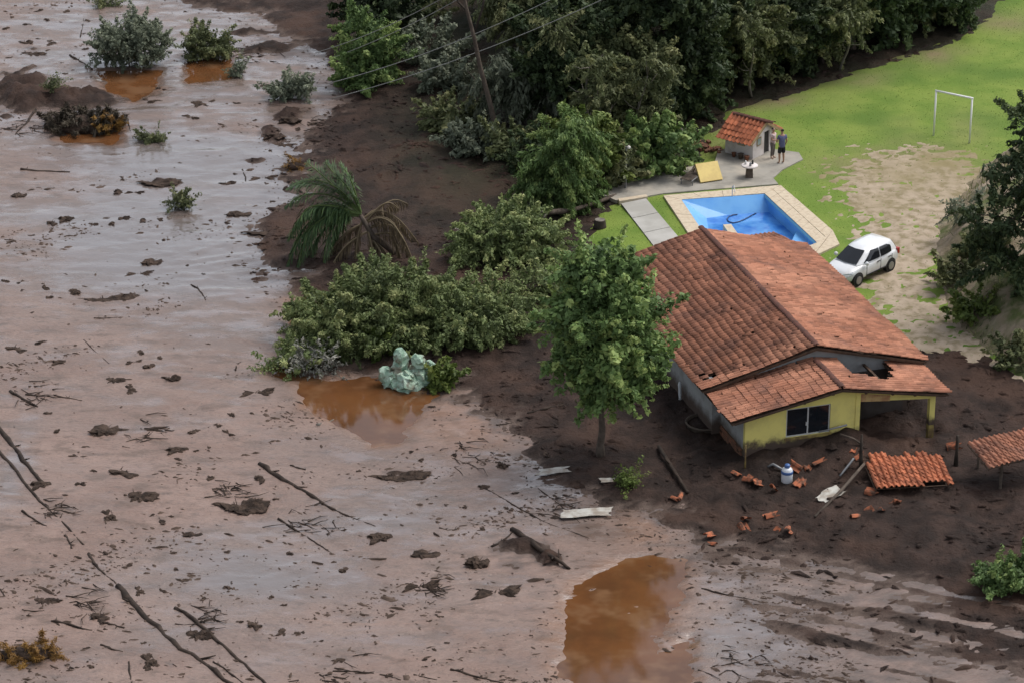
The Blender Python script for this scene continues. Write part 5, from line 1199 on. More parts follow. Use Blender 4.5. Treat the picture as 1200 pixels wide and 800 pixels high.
for pts in [[(424, 252), (400, 228), (378, 210), (362, 199)], [(424, 252), (392, 228), (355, 228), (337, 242)], [(424, 252), (390, 238), (360, 245), (345, 275)], [(422, 252), (398, 245), (372, 262), (360, 305)], [(424, 250), (410, 222), (392, 206), (384, 197)],
            [(420, 250), (402, 252), (385, 272), (378, 312)], [(424, 250), (416, 228), (402, 212), (396, 206)], [(420, 252), (395, 240), (365, 236), (350, 255)], [(422, 252), (390, 244), (366, 256), (352, 298)], [(422, 252), (404, 258), (392, 285), (388, 318)], [(424, 250), (398, 222), (368, 214), (344, 222)], [(424, 250), (418, 226), (412, 206), (402, 192)], [(422, 254), (384, 250), (356, 268), (340, 300)]]:
    for rep in range(2 if pts[-1][1] > 240 else 1):
        dy = rngP.uniform(-1.1, 1.1); jx, jy = rngP.normal() * 9 * (rep > 0), rngP.normal() * 7 * (rep > 0)
        frond([PP(a + jx * k / 3, b + jy * k / 3, dy * k / 3) for k, (a, b) in enumerate(pts)], 'palm_green', .03 + .16 * (pts[-1][1] > 250), .88, .05)
for pts in [[(428, 262), (410, 272), (392, 290), (372, 318)], [(432, 272), (412, 282), (398, 300), (390, 322)], [(430, 260), (450, 242), (465, 238), (478, 246)], [(434, 268), (455, 258), (472, 268), (486, 298)], [(436, 276), (460, 270), (474, 284), (484, 305)], [(436, 280), (450, 292), (458, 305), (462, 318)], [(430, 262), (446, 252), (462, 256), (476, 276)], [(426, 258), (420, 276), (418, 296), (416, 318)], [(430, 262), (436, 284), (440, 304), (442, 322)], [(428, 256), (444, 246), (468, 256), (490, 285)]]:
    for rep in range(2):
        dy = rngP.uniform(-1.2, .9); jx = rngP.normal() * 6 * rep
        f_ = frond([PP(a + jx * k / 3, b, dy * k / 3) for k, (a, b) in enumerate(pts)], 'leaf_dead', .75, .75, .045, n=34); f_['label'] = 'withered brown frond'

# ------------------------------------------------------------------ wreckage around the house
mat('clump_mud', (0.026, 0.0175, 0.0130), 0.8, (0.075, 0.051, 0.038), 3.5, 6, 0.36, 0.64, bump=1.0, bscale=11, bdist=0.08, spec=0.15)
mat('tarp', (0.27, 0.42, 0.31), 0.5, (0.46, 0.60, 0.48), 3.0, 6, 0.4, 0.62, spec=0.35, bump=0.9, bscale=8, bdist=0.07, col3=(0.20, 0.19, 0.14), scale3=2.2)
mat('muddy_tile', (0.34, 0.115, 0.058), 0.85, (0.10, 0.055, 0.038), 4.5, 5, 0.42, 0.62, spec=0.2, objrand=0.3)
mat('debris_mud', (0.040, 0.027, 0.020), 0.8, (0.100, 0.070, 0.054), 1.5, 5, spec=0.15)
mat('blue_plastic', (0.06, 0.13, 0.32), 0.35); mat('white_plastic', (0.62, 0.65, 0.68), 0.4)
rngD = np.random.default_rng(99)
def panel(root, TL_, TR_, BL_, tm, w, l, drop, parentname='roof_deck', mname='roof_timber'):
    A = unit(TR_ - TL_); dn = BL_ - TL_; D = unit(dn - A * (dn @ A) * .0); nc_ = int(round(np.linalg.norm(TR_ - TL_) / w)); nr_ = int(round(np.linalg.norm(dn) / l))
    N_ = unit(np.cross(A, D)); N_ = N_ if N_[2] > 0 else -N_
    mb = MB()
    for k in range(nr_ + 1): mb.tube([TL_ + D * k * l - N_ * .03, TL_ + D * k * l - N_ * .03 + A * nc_ * w], .02, 4)
    for k in range(0, nc_ + 1, 4): mb.tube([TL_ + A * k * w - N_ * .08, TL_ + A * k * w - N_ * .08 + D * nr_ * l], .035, 4)
    dk = mb.build(parentname, mname, root)
    for r in range(nr_):
        for c in range(nc_):
            if drop(c, r, nc_, nr_): continue
            p = TL_ + A * (c + .5) * w + D * r * l + N_ * (.01 + .012 * rngD.random() + .04 * math.sin(c * .5))
            a = unit(A + D * rngD.normal() * .05 + N_ * rngD.normal() * .04); n_ = unit(np.cross(a, D)); 
            if n_[2] < 0: a = -a; n_ = -n_
            d = np.cross(n_, a); link('tile', tm, dk, frame(p, a, d, n_))
    return dk
tile3 = tile_mesh('tile', .245, .39, 'bright_tile', lift=.035)
fr = empty('collapsed_roof', G(1060, 560, .8), 'torn slab of orange tile roofing lying on the mud in front of the open bay', 'roof')
panel(fr, G(1010, 533, 1.02), G(1097, 528, .98), G(1027, 573, .82), tile3, .245, .33, lambda c, r, nc_, nr_: (r == 0 and rngD.random() < .55) or (r == 1 and rngD.random() < .12) or (r == nr_ - 1 and 7 <= c <= 11 and rngD.random() < .8))
sh = empty('shelter', G(1175, 560, .7), 'small tiled shelter roof tilted on posts at the right edge', 'shelter')
tile4 = tile_mesh('tile', .235, .38, 'roof_tile', lift=.033)
panel(sh, G(1134, 519, 2.0), G(1215, 498, 2.1), G(1160, 550, 1.75), tile4, .235, .32, lambda c, r, nc_, nr_: c > 11 and r < 2 and rngD.random() < .6)
for a, b, z in ((1146, 548, 1.85), (1172, 572, 1.7), (1196, 540, 1.9)):
    q = on(a, b); mb = MB(); mb.tube([q - [0, 0, .3], np.array([q[0], q[1], z])], .06, 7); mb.build('post', 'dark_wood', sh)
tileb = [tile_mesh('roof_tile_piece', .30, .46, 'muddy_tile', lift=.04, broken=.35, rng=rngD) for _ in range(4)]
TS = [((855, 558), 2, 'pair of broken tiles leftmost in the row below the yellow corner'), ((878, 561), 2, 'broken tiles in the middle of the row below the yellow corner'), ((891, 566), 1, 'broken tile at the right end of the row below the yellow corner'),
      ((906, 572), 1, 'dull broken tile left of the canister foot'), ((937, 573), 2, 'bright broken tiles right below the canister'), ((873, 611), 2, 'upright cluster of broken tiles alone in the mud below the canister'),
      ((895, 604), 1, 'small broken tile right of the upright tile cluster'), ((913, 620), 1, 'pinkish broken tile piece left of its twin in the lower mud'), ((926, 621), 1, 'pinkish broken tile piece right of its twin in the lower mud'), ((836, 628), 1, 'pale tile chip nearest the puddle'), ((840, 635), 1, 'orange tile chip just below the pale one by the puddle'),
      ((945, 548), 3, 'heap of orange tile pieces right of the canister'), ((958, 546), 1, 'single tile poking up right of the orange heap'), ((978, 544), 1, 'tiny tile chip under the window pipe'), ((1012, 574), 1, 'pale tile below the left corner of the collapsed roof'),
      ((1052, 588), 2, 'largest tiles in the mud below the collapsed roof'), ((1030, 594), 2, 'slanted tiles left of the largest ones below the collapsed roof'), ((995, 605), 1, 'tile piece lowest left of the tiles below the collapsed roof'), ((1108, 526), 1, 'lone tile on mud right of the collapsed roof'), ((791, 583), 2, 'broken tiles left of all others, under the round tree'),
      ((992, 527), 3, 'loose tiles joining the collapsed roof at its left end'), ((1000, 538), 3, 'tiles slipped off the upper left corner of the collapsed roof')]
for (a, b), n, lab in TS:
    for k in range(n):
        q = on(a + (k - (n - 1) / 2) * 8 + rngD.normal(), b + rngD.normal() * 2.5); s = rngD.uniform(.75, 1.15)
        tag(link('roof_tile_piece', tileb[rngD.integers(4)], None, Matrix.Translation(V2(q + [0, 0, .025])) @ Matrix.Rotation(rngD.uniform(0, 6.28), 4, 'Z') @ Matrix.Rotation(rngD.normal() * .45, 4, 'X') @ Matrix.Rotation(rngD.normal() * .4, 4, 'Y') @ Matrix.Scale(s * 1.25, 4)), lab if n == 1 else (('left', 'right') if n == 2 else ('left', 'middle', 'right'))[k] + ' piece of the ' + lab, 'roof tile', 'broken roof tiles in the mud')
q = on(922, 563); cn = empty('canister', q, 'white and blue canister standing in the mud below the window', 'canister')
mb = MB(); mb.lathe([(.20, 0), (.23, .05), (.23, .50), (.20, .60), (.12, .66)], q - [0, 0, .05], 16); mb.build('body', 'white_plastic', cn, True)
mb = MB(); mb.lathe([(.235, .40), (.240, .42), (.240, .50), (.235, .52)], q - [0, 0, .05], 16); mb.build('band', 'blue_plastic', cn, True)
mb = MB(); mb.lathe([(.11, .65), (.115, .76), (.09, .80)], q - [0, 0, .05], 12); mb.build('cap', 'blue_plastic', cn, True)
def stick(name, pts, rad, m, label, cat, dz=.05, seg=7, taper=.6, group=None, jit=.0, abs_=None):
    P_ = [on(a, b) + [0, 0, dz] for a, b in pts] if abs_ is None else [np.asarray(p) for p in abs_]
    P_ = np.array(P_)
    if len(P_) < 3 or jit:
        t = np.linspace(0, 1, max(7, 3 * len(P_))); P_ = np.stack([np.interp(t, np.linspace(0, 1, len(P_)), P_[:, k]) for k in range(3)], 1); P_[1:-1] += rngD.normal(size=(len(P_) - 2, 3)) * [jit, jit, jit * .4]
    mb = MB(); n = len(P_); r = rad * np.linspace(1, taper, n) * (1 + .15 * rngD.normal(size=n)); mb.tube(P_, np.abs(r), seg)
    if m == 'wet_wood':
        for _ in range(max(2, n // 5)):
            j = rngD.integers(1, n - 1); d = rngD.normal(size=3); d[2] = abs(d[2]) * .5; mb.tube([P_[j], P_[j] + unit(d) * rad * rngD.uniform(2, 5)], [rad * .45, rad * .15], 5)
    return tag(mb.build(name, m, None, True), label, cat, group)
def lift(a, b, z): p = on(a, b); return p + np.array([0, 0, z])
stick('pipe', None, .04, 'grey_metal', 'grey pipe lying under the window of the yellow wall', 'pipe', abs_=[lift(945, 514, .25), lift(965, 512, .3), lift(992, 509, .45)], taper=1)
stick('pipe', None, .06, 'grey_metal', 'bent grey pipe beside the left of the canister', 'pipe', abs_=[lift(899, 548, .05), lift(906, 549, .22), lift(918, 553, .1)], taper=1)
stick('post', None, .09, 'bark_dark', 'dark broken post sticking up at the left end of the collapsed roof', 'post', abs_=[lift(1009, 548, -.3), lift(1008, 548, .7), lift(1008, 548, 1.5)])
stick('post', None, .11, 'bark_dark', 'dark stump post standing in mud between collapsed roof and shelter', 'post', abs_=[lift(1120, 545, -.3), lift(1120, 545, .6), lift(1120, 545, 1.35)])
stick('plank', None, .06, 'dark_wood', 'dark timber slanting from the collapsed roof down to the left', 'plank', abs_=[lift(955, 606, .05), lift(985, 580, .2), lift(1012, 556, .5)], taper=1)
stick('plank', None, .05, 'grey_metal', 'thin grey bar below the left end of the collapsed roof', 'bar', abs_=[lift(984, 560, .1), lift(1000, 547, .4)], taper=1)
stick('plank', None, .05, 'dark_wood', 'splintered batten in front of the yellow column', 'plank', abs_=[lift(984, 516, .3), lift(1000, 524, .4), lift(1012, 530, .3)], taper=.8)
stick('beam', None, .10, 'wet_wood', 'long dark beam in mud between the round tree and the house', 'beam', abs_=[lift(772, 525, .1), lift(785, 548, .15), lift(806, 578, .05)], taper=.8)
stick('stake', None, .045, 'muddy_yellow', 'slim muddy stake at the yellow corner of the house', 'stake', abs_=[lift(873, 548, -.2), lift(873, 548, .5), lift(873, 547, 1.0)])
# crumpled pale sheets
def rag(px_, py_, sx, sy, rz, m, label, cat, name, amp=.12, dz=.06, seed=1):
    n = 12; u = np.linspace(-1, 1, n); X, Y = np.meshgrid(u, u); rr = 1 - .25 * vnoise(X * 1.5 + seed, Y * 1.5, seed)
    Z = amp * np.abs(fbm(X * 1.6 + seed, Y * 1.6, seed, 3)) ; c = on(px_, py_)
    x = X * sx * rr; y = Y * sy * rr; v = np.stack([c[0] + x * math.cos(rz) - y * math.sin(rz), c[1] + x * math.sin(rz) + y * math.cos(rz), c[2] + dz + Z], -1).reshape(-1, 3)
    i = np.arange(n * n).reshape(n, n); f = np.stack([i[:-1, :-1], i[:-1, 1:], i[1:, 1:], i[1:, :-1]], -1).reshape(-1, 4)
    return tag(link(name, fast_mesh(name, v, f, m, True)), label, cat)
rag(973, 581, .30, .75, -.75, 'pale_sheet', 'crumpled pale plastic sheet on mud left of the slanting timber', 'sheet', 'plastic_sheet', seed=3)
rag(688, 603, 1.05, .35, .1, 'pale_sheet', 'white board lying on the shore of the slurry below the round tree', 'board', 'board', .10, .10, seed=4)
rag(656, 551, .9, .25, .2, 'pale_sheet', 'thin pale sheet half sunk in wet mud above the white board', 'sheet', 'plastic_sheet', .05, .03, seed=5)
rag(716, 563, .45, .18, .1, 'pale_sheet', 'pale scrap beside the green seedling under the round tree', 'scrap', 'plastic_sheet', .06, .04, seed=6)
rag(540, 270, .01 + .5, .25, .5, 'pale_sheet', 'pale scrap on the dark slope right of the palm', 'scrap', 'plastic_sheet', .06, .04, seed=7)
# round tank rim by the left wall
q = on(826, 497); tk = empty('water_tank', q, 'grey round water tank sunk in mud at the left corner of the house', 'tank')
mb = MB(); mb.lathe([(.72, -.3), (.78, .18), (.83, .20), (.83, .25), (.76, .25), (.70, .05)], q - [0, 0, .1], 28); mb.build('shell', 'dark_wood', tk, True)
mb = MB(); mb.lathe([(.01, .06), (.71, .06), (.70, .04)], q, 28); mb.build('muddy_water', 'dark_mud', tk, True)
stick('pipe', None, .07, 'white_plastic', 'short white pipe against the left wall of the house', 'pipe', abs_=[lift(797, 470, .1), lift(796, 470, .9)], taper=1)

# ------------------------------------------------------------------ pale green tarpaulin with its upright folds
q = on(478, 452); tr_ = empty('tarpaulin', q, 'pale mint green tarpaulin crumpled into upright folds at the foot of the leafy heap', 'tarpaulin')
sT = 3600 / depth(q)
def TP(px_, py_, dy=0): return q + np.array([(px_ - 478) / sT, dy, (452 - py_) / sT / .93])
def lobe(a, b, r0, r1, r2, dy, seed):
    p0, p1 = TP(*a, dy), TP(*b, dy + .1); n = 10; t = np.linspace(0, 1, n); path = p0 + (p1 - p0) * t[:, None] + np.stack([.10 * np.sin(t * 5 + seed), .08 * np.cos(t * 4 + seed), 0 * t], 1)
    rad = np.interp(t, [0, .45, .8, .93, 1], [r0, r1, r2, r2 * .9, .10]); mb = MB(); mb.tube(path, rad, 11)
    v = mb.v[0]; k = fbm(v[:, 0] * 3.1 + seed, v[:, 2] * 3.1 + v[:, 1] * 2, seed, 4)[:, None]; k2 = (1 - np.abs(fbm(v[:, 0] * 6 - seed, v[:, 2] * 2.2, seed + 3, 3)))[:, None] ** 4
    c = np.repeat(path, 11, 0); mb.v[0] = c + (v - c) * (.80 + .35 * k + .40 * k2 + .42 * (rngD.random((len(v), 1)) - .4)) + rngD.normal(size=v.shape) * .025; return mb
for k, (a, b, r0, r1, r2, dy, pr) in enumerate([((466, 446), (468, 410), .50, .30, .27, .2, 1), ((487, 446), (492, 416), .46, .30, .25, .15, 2), ((498, 446), (508, 426), .40, .26, .20, .3, 3), ((457, 448), (454, 432), .40, .32, .26, .1, 4), ((478, 450), (479, 434), .5, .40, .3, -.2, 5)]):
    lobe(a, b, r0, r1, r2, dy, 11 + k).build('fold', 'tarp', tr_, False)
mb = MB(); n = 26; th = np.linspace(0, 2 * math.pi, n + 1)[:-1]
for z, r in ((-.06, 1.12), (.05, 1.16), (.14, 1.05), (.25, .92), (.34, .75), (.36, .5), (.30, .25), (.28, .02)):
    rr = r * (1 + .10 * np.sin(th * 3 + z * 5) + .09 * np.sin(th * 7 + 2 + z * 14) + .06 * np.sin(th * 15 + z * 20)); mb.v.append(np.stack([q[0] + .03 + .98 * rr * np.cos(th), q[1] + .25 + .66 * rr * np.sin(th), q[2] + z + (.09 * np.sin(th * 5 + z * 8) + .05 * np.sin(th * 13 + z * 11)) * (z > .1)], 1)); mb.n += n
mb.f = [(i * n + k, i * n + (k + 1) % n, (i + 1) * n + (k + 1) % n, (i + 1) * n + k) for i in range(7) for k in range(n)]
mb.v = [v + rngD.normal(size=v.shape) * .04 for v in mb.v]; mb.build('base_sheet', 'tarp', tr_, False)

# ------------------------------------------------------------------ logs, branches and drowned trunks
LG = [  # path in photo pixels, radius, label
    ([(24, 199), (50, 201), (82, 202)], .11, 'straight brown log floating in grey slurry at left below the root mound'),
    ([(304, 543), (330, 560), (358, 578), (392, 597)], .17, 'thick straight log lying diagonally across open slurry in the lower middle'),
    ([(392, 597), (412, 606), (440, 616)], .05, 'thin stem continuing the thick diagonal log to the right'),
    ([(340, 545), (358, 550)], .08, 'short dark stick above the thick diagonal log'),
    ([(326, 607), (345, 620), (365, 632)], .08, 'broken branch below and parallel to the thick diagonal log'),
    ([(365, 632), (378, 640), (389, 648)], .05, 'thin twig with a lump, lower right of the broken branch'),
    ([(-12, 488), (14, 520), (36, 549), (52, 566)], .16, 'drowned trunk at the left edge, upper of a parallel pair'),
    ([(-12, 515), (16, 549), (40, 580), (66, 603), (98, 638)], .10, 'drowned trunk at the left edge, longer lower one of a pair'),
    ([(104, 648), (112, 662), (122, 672), (136, 683)], .08, 'short stretch of drowned trunk between two longer stretches at lower left'),
    ([(138, 686), (156, 708), (180, 733), (215, 761), (248, 783), (285, 812)], .20, 'longest curved drowned trunk running off the bottom edge at lower left'),
    ([(205, 712), (224, 722), (245, 742), (272, 765), (300, 790), (318, 808)], .13, 'mud caked trunk running parallel right of the longest curved trunk'),
    ([(250, 775), (262, 782), (285, 800)], .07, 'thin branch lying on the longest curved trunk at the bottom edge'),
    ([(26, 598), (38, 607), (55, 616)], .07, 'thin stick between the left edge and the longer drowned trunk'),
    ([(76, 627), (82, 634), (84, 642)], .08, 'short upright stub left of the longer drowned trunk'),
    ([(12, 458), (28, 468), (44, 476)], .10, 'forked branch tangle at left in pink slurry, upper left piece'),
    ([(30, 462), (40, 463), (50, 458)], .07, 'forked branch tangle at left in pink slurry, right piece'),
    ([(63, 463), (80, 466), (96, 469)], .06, 'thin straight stick right of the forked branch tangle'),
    ([(110, 373), (125, 373), (138, 372)], .05, 'thin dark stick lying flat in the middle of the left slurry'),
    ([(276, 434), (277, 428), (282, 424)], .05, 'small upright twig standing in grey slurry left of the leafy heap'),
    ([(372, 498), (396, 491), (428, 485)], .10, 'pale weathered branch lying in brown water below the leafy heap'),
    ([(600, 620), (625, 636), (650, 654), (668, 666)], .15, 'thick beam sloping across the mud hump left of the large puddle'),
    ([(576, 640), (590, 632), (602, 622)], .07, 'thin branch on the upper left of the mud hump'),
    ([(568, 572), (600, 590), (640, 612), (690, 630)], .05, 'long thin stem across the wet shore above the mud hump'),
    ([(628, 570), (655, 590), (680, 612)], .04, 'thin stem beside the long one on the wet shore'),
    ([(822, 689), (850, 696), (890, 704)], .05, 'thin straight stick on grey slurry right of the large puddle'),
    ([(618, 484), (640, 478), (660, 474)], .10, 'dark branch lying on the mud slope left of the round tree trunk'),
    ([(582, 498), (600, 495)], .07, 'short dark branch on the mud slope below left of the dark branch'),
    ([(82, 65), (95, 73), (108, 82)], .11, 'dark log pointing at the foot of the largest bush in the slurry'),
    ([(94, 44), (97, 30), (98, 22)], .05, 'thin upright stick left above the largest bush'),
    ([(42, 128), (30, 145), (18, 158)], .09, 'crooked branch between the two mud mounds at left'),
    ([(150, 140), (152, 152), (156, 163)], .05, 'thin twig leaning off the right end of the root mound'),
    ([(0, 690), (6, 698)], .06, 'short stick cut by the left edge at lower left'),
    ([(26, 714), (40, 716), (52, 715)], .05, 'thin flat stick in pink slurry at lower left'),
    ([(60, 727), (78, 730), (95, 736), (108, 738)], .08, 'knobbly branch in pink slurry left of the longest trunk'),
    ([(115, 727), (130, 731), (146, 735)], .09, 'dark broken branch just left of the longest trunk'),
    ([(118, 755), (130, 760), (144, 763)], .08, 'short bent branch at lower left below the dark broken one'),
    ([(151, 775), (152, 787), (155, 805)], .06, 'thin stick standing at the bottom edge left of the longest trunk'),
    ([(390, 786), (412, 786), (438, 788)], .06, 'dark flat branch at the bottom edge, lower middle'),
    ([(445, 790), (458, 792), (470, 796)], .05, 'knotted branch at the bottom edge right of the flat one'),
    ([(485, 790), (496, 793), (512, 796)], .05, 'thin branch on the bottom edge farther right of the knotted one'),
    ([(528, 784), (545, 788), (565, 794), (590, 800)], .09, 'mud caked branch at the bottom edge left of the large puddle'),
    ([(428, 734), (433, 726), (434, 740)], .03, 'tiny upright twig in open slurry at the lower middle'),
    ([(515, 618), (525, 621), (535, 620)], .06, 'floating stick between the mud hump and the mossy clump'),
    ([(284, 199), (288, 208), (288, 213)], .06, 'short upright stub in grey slurry left of the palm'),
    ([(224, 334), (232, 338), (238, 345), (241, 352)], .06, 'crooked stick in grey slurry left of the leafy heap'),
    ([(98, 398), (112, 412), (128, 426)], .03, 'faint thin stem in pink slurry at left middle'),
]
for pts, rad, lab in LG:
    rad = rad * .74
    stick('log' if rad > .066 else 'branch', pts, rad, 'bark_pale' if 'pale' in lab else 'wet_wood', lab, 'log' if rad > .066 else 'branch', dz=-rad * .05, taper=.55, jit=rad * .32, group='driftwood in the slurry')
# the white barked log with its long stem, beside the fallen treetop
stick('log', None, .20, 'bark_pale', 'white barked log resting on the fallen treetop left of the round tree', 'log', abs_=[lift(608, 285, .5), lift(622, 277, .75), lift(640, 268, .85)], taper=.8, jit=.02)
stick('log', None, .14, 'bark', 'long brown fallen stem reaching from the white log to the patio corner', 'log', abs_=[lift(640, 268, .8), lift(668, 258, .5), lift(700, 243, .25), lift(722, 232, .15)], taper=.6, jit=.03)
# stump on the lawn
q = on(703, 267); sp_ = empty('stump', q, 'grey cut stump on the lawn strip above the round tree', 'stump')
mb = MB(); mb.lathe([(.36, -.1), (.30, .1), (.27, .38), (.25, .42)], q, 14); mb.build('side', 'bark_dark', sp_, True); mb = MB(); mb.lathe([(.02, .425), (.25, .425), (.24, .41)], q, 14); mb.build('cut_face', 'bark_pale', sp_)

# ------------------------------------------------------------------ clumps of mud and roots
import bmesh
def clump_mesh(seed, twigs=4, fibres=0):
    r_ = np.random.default_rng(seed); bm = bmesh.new()
    for j in range(r_.integers(2, 5)):
        b2 = bmesh.ops.create_icosphere(bm, subdivisions=3, radius=.5 * r_.uniform(.45, 1.0), matrix=Matrix.Translation((r_.normal() * .28, r_.normal() * .16, 0)))
    v = np.array([q.co[:] for q in bm.verts]); k = fbm(v[:, 0] * 3 + seed, v[:, 1] * 3 + v[:, 2] * 2.1, seed, 4); k2 = fbm(v[:, 0] * 9 + seed, v[:, 2] * 9 - v[:, 1] * 5, seed + 5, 2)
    v = v * (1 + .75 * k + .45 * k2)[:, None] * [1, 1, .75]
    for q, c in zip(bm.verts, v): q.co = c
    me = bpy.data.meshes.new('clump'); bm.to_mesh(me); bm.free()
    f = [tuple(p.vertices) for p in me.polygons]; mb = MB(); mb.add(v, f); bpy.data.meshes.remove(me)
    for j in range(twigs):
        a = v[r_.integers(len(v))] * .6; d = r_.normal(size=3) * [1, .8, .35]; d[2] = abs(d[2]); d = unit(d); L_ = r_.uniform(.2, .5); mb.tube([a, a + d * L_ * .5 + r_.normal(size=3) * .04, a + d * L_ + r_.normal(size=3) * .08], [.028, .022, .01], 4)
    return mb.mesh('clump', 'clump_mud', False)
CMS = [clump_mesh(s, t) for s, t in ((1, 12), (2, 16), (3, 9), (4, 18), (5, 14), (6, 8), (7, 15))]
BIG = [  # px, py, width px, height px, label
    (320, 156, 28, 12, 'flat dark mud lump right of the middle of the grey slurry, above the palm'), (332, 168, 26, 8, 'long low mud lump touching the bank above the palm'), (236, 121, 26, 10, 'dark crumbly clump below the feathery bush'), (185, 212, 30, 13, 'brown ring shaped clump above the bright weed clump'),
    (283, 250, 26, 10, 'pale edged clump left of the big hump by the palm'), (312, 207, 20, 10, 'dark clump at the shore level with the palm top'), (78, 253, 20, 15, 'round clump pair left in grey slurry, taller right one'), (60, 259, 15, 9, 'round clump pair left in grey slurry, lower left one'), (108, 261, 11, 8, 'small round dark clump right of the clump pair'),
    (14, 282, 24, 7, 'flat ochre slab of mud near the left edge'), (125, 348, 44, 10, 'long dark drift of debris in the middle of the left slurry'), (180, 306, 20, 12, 'clump with a tail in grey slurry above the long drift'), (166, 319, 20, 10, 'ragged clump just below the clump with a tail'), (70, 421, 22, 9, 'spiky low clump in pink slurry left of the middle'),
    (16, 406, 32, 9, 'stretched debris clump at the left edge in pink slurry'), (133, 442, 21, 10, 'round root clump, upper left of two in pink slurry'), (155, 454, 18, 12, 'round root clump, lower right of two in pink slurry'), (200, 440, 13, 15, 'upright brown clump right of the two root clumps'), (125, 502, 28, 17, 'brown grassy clump above the flat dark drift at left'),
    (168, 501, 42, 9, 'ragged drift running right from the brown grassy clump'), (208, 523, 28, 12, 'ragged clump at the right end of the ragged drift'), (140, 550, 42, 11, 'wide flat dark clump at lower left'), (164, 576, 32, 17, 'rusty round clump at lower left below the wide flat one'), (130, 602, 26, 24, 'tall twisted clump with an arm at lower left'),
    (282, 589, 38, 22, 'largest round root clump in the lower left slurry'), (228, 625, 20, 8, 'oval dark clump below the largest round root clump'), (305, 457, 24, 16, 'bowl shaped knot of driftwood left of the brown water'), (445, 624, 32, 18, 'mossy brown clump at the end of the thin stem'), (297, 728, 20, 12, 'horned clump in grey wet mud at the lower middle'),
    (230, 738, 28, 22, 'dark root clump sitting on the parallel trunk at lower left'), (178, 772, 28, 20, 'spiky clump left of the longest trunk near the bottom'), (467, 555, 42, 14, 'dark wide clump in pink slurry below the brown water'), (502, 648, 30, 13, 'oval clump left of the mud hump'), (498, 682, 26, 26, 'ragged clump below left of the mud hump'),
    (567, 567, 16, 12, 'round dark clump at the wet shore left of the thin stems'), (588, 541, 14, 15, 'upright dark clump at the shore below the dark slope'), (36, 61, 26, 10, 'dark clump at upper left above the mud mound'), (62, 49, 18, 8, 'long low clump left of the largest bush'), (30, 48, 10, 10, 'small round clump at the far upper left'),
    (24, 228, 15, 10, 'dark clump below the straight log near the left edge'), (50, 221, 20, 6, 'flat clump below the straight log'), (397, 771, 20, 9, 'flat dark clump in the speckled slurry near the bottom'), (115, 718, 26, 14, 'grassy clump beside the short trunk stretch at lower left'), (50, 700, 24, 12, 'loose twiggy clump in pink slurry at lower left'),
    (165, 690, 18, 16, 'muddy slab stuck to the upper end of the longest trunk'), (313, 270, 38, 11, 'dark whale backed hump at the shore left of the palm'), (562, 656, 24, 28, 'grey boulder like lump on the left side of the mud hump'), (588, 690, 34, 18, 'dark lump at the lower edge of the mud hump'), (48, 563, 26, 16, 'earthy mass wedged at the end of the drowned trunk pair'), (338, 137, 28, 12, 'brown heap under the broken grey green bush')]
for k, (a, b, w, h, lab) in enumerate(BIG):
    p = on(a, b + h * .2); s = 3600 / depth(p); sx = w / s; 
    tag(link('mud_clump', CMS[k % 7], None, Matrix.Translation(V2(p - [0, 0, .03])) @ Matrix.Rotation(((k * 37) % 7 - 3) * .09, 4, 'Z') @ Matrix.Diagonal((sx * .88, min(sx, h / s * 1.7) * .95, h / s * .72, 1))), lab, 'mud clump', 'mud clumps in the slurry')
SML = [(77, 13, 8), (103, 24, 8), (98, 39, 6), (55, 22, 9), (100, 57, 9), (72, 73, 5), (160, 225, 13), (266, 214, 12), (274, 203, 7), (225, 137, 13), (247, 118, 8), (277, 120, 7), (130, 261, 12), (144, 255, 12), (166, 259, 12), (187, 256, 10), (143, 209, 9), (140, 224, 16), (210, 190, 6), (36, 275, 7),
       (5, 328, 10), (23, 330, 8), (26, 339, 7), (53, 336, 10), (60, 348, 10), (88, 341, 16), (220, 310, 5), (239, 321, 6), (38, 365, 6), (297, 318, 8), (155, 423, 12), (187, 419, 9), (176, 428, 14), (165, 411, 12), (48, 400, 9), (90, 533, 13), (68, 503, 10), (57, 483, 9), (97, 565, 14), (111, 550, 9), (141, 476, 5), (101, 522, 6),
       (273, 485, 12), (257, 497, 11), (267, 505, 11), (230, 504, 14), (228, 527, 8), (245, 524, 8), (209, 537, 8), (234, 548, 9), (247, 560, 14), (255, 572, 9), (305, 562, 15), (266, 570, 6), (322, 583, 9), (420, 551, 8), (388, 622, 8), (356, 613, 6), (403, 620, 8), (266, 686, 11), (317, 699, 8), (332, 708, 9), (328, 740, 12), (350, 741, 14), (374, 750, 8),
       (124, 646, 10), (148, 662, 8), (105, 705, 6), (66, 702, 12), (92, 706, 7), (177, 603, 8), (190, 611, 10), (205, 665, 9), (213, 678, 10), (280, 727, 8), (25, 673, 8), (106, 779, 9), (82, 780, 10), (100, 758, 8), (170, 752, 8), (190, 690, 8), (240, 700, 10), (522, 590, 7), (545, 592, 8), (604, 576, 10), (585, 541, 8), (493, 537, 10), (484, 527, 9), (533, 530, 12), (545, 541, 9), (470, 613, 6), (404, 666, 12), (340, 648, 10), (640, 530, 10), (660, 536, 9), (455, 790, 9), (500, 770, 9),
       (440, 752, 6), (275, 60, 10), (297, 66, 12), (285, 84, 9), (310, 100, 10), (350, 150, 10), (368, 145, 9), (380, 135, 8), (300, 140, 6), (320, 235, 8), (325, 247, 10), (182, 118, 10), (172, 116, 8), (188, 103, 9), (163, 110, 7), (15, 20, 8), (5, 33, 10), (33, 28, 7), (45, 12, 8), (115, 40, 7), (105, 90, 6), (75, 86, 8), (45, 45, 5), (57, 58, 6)]
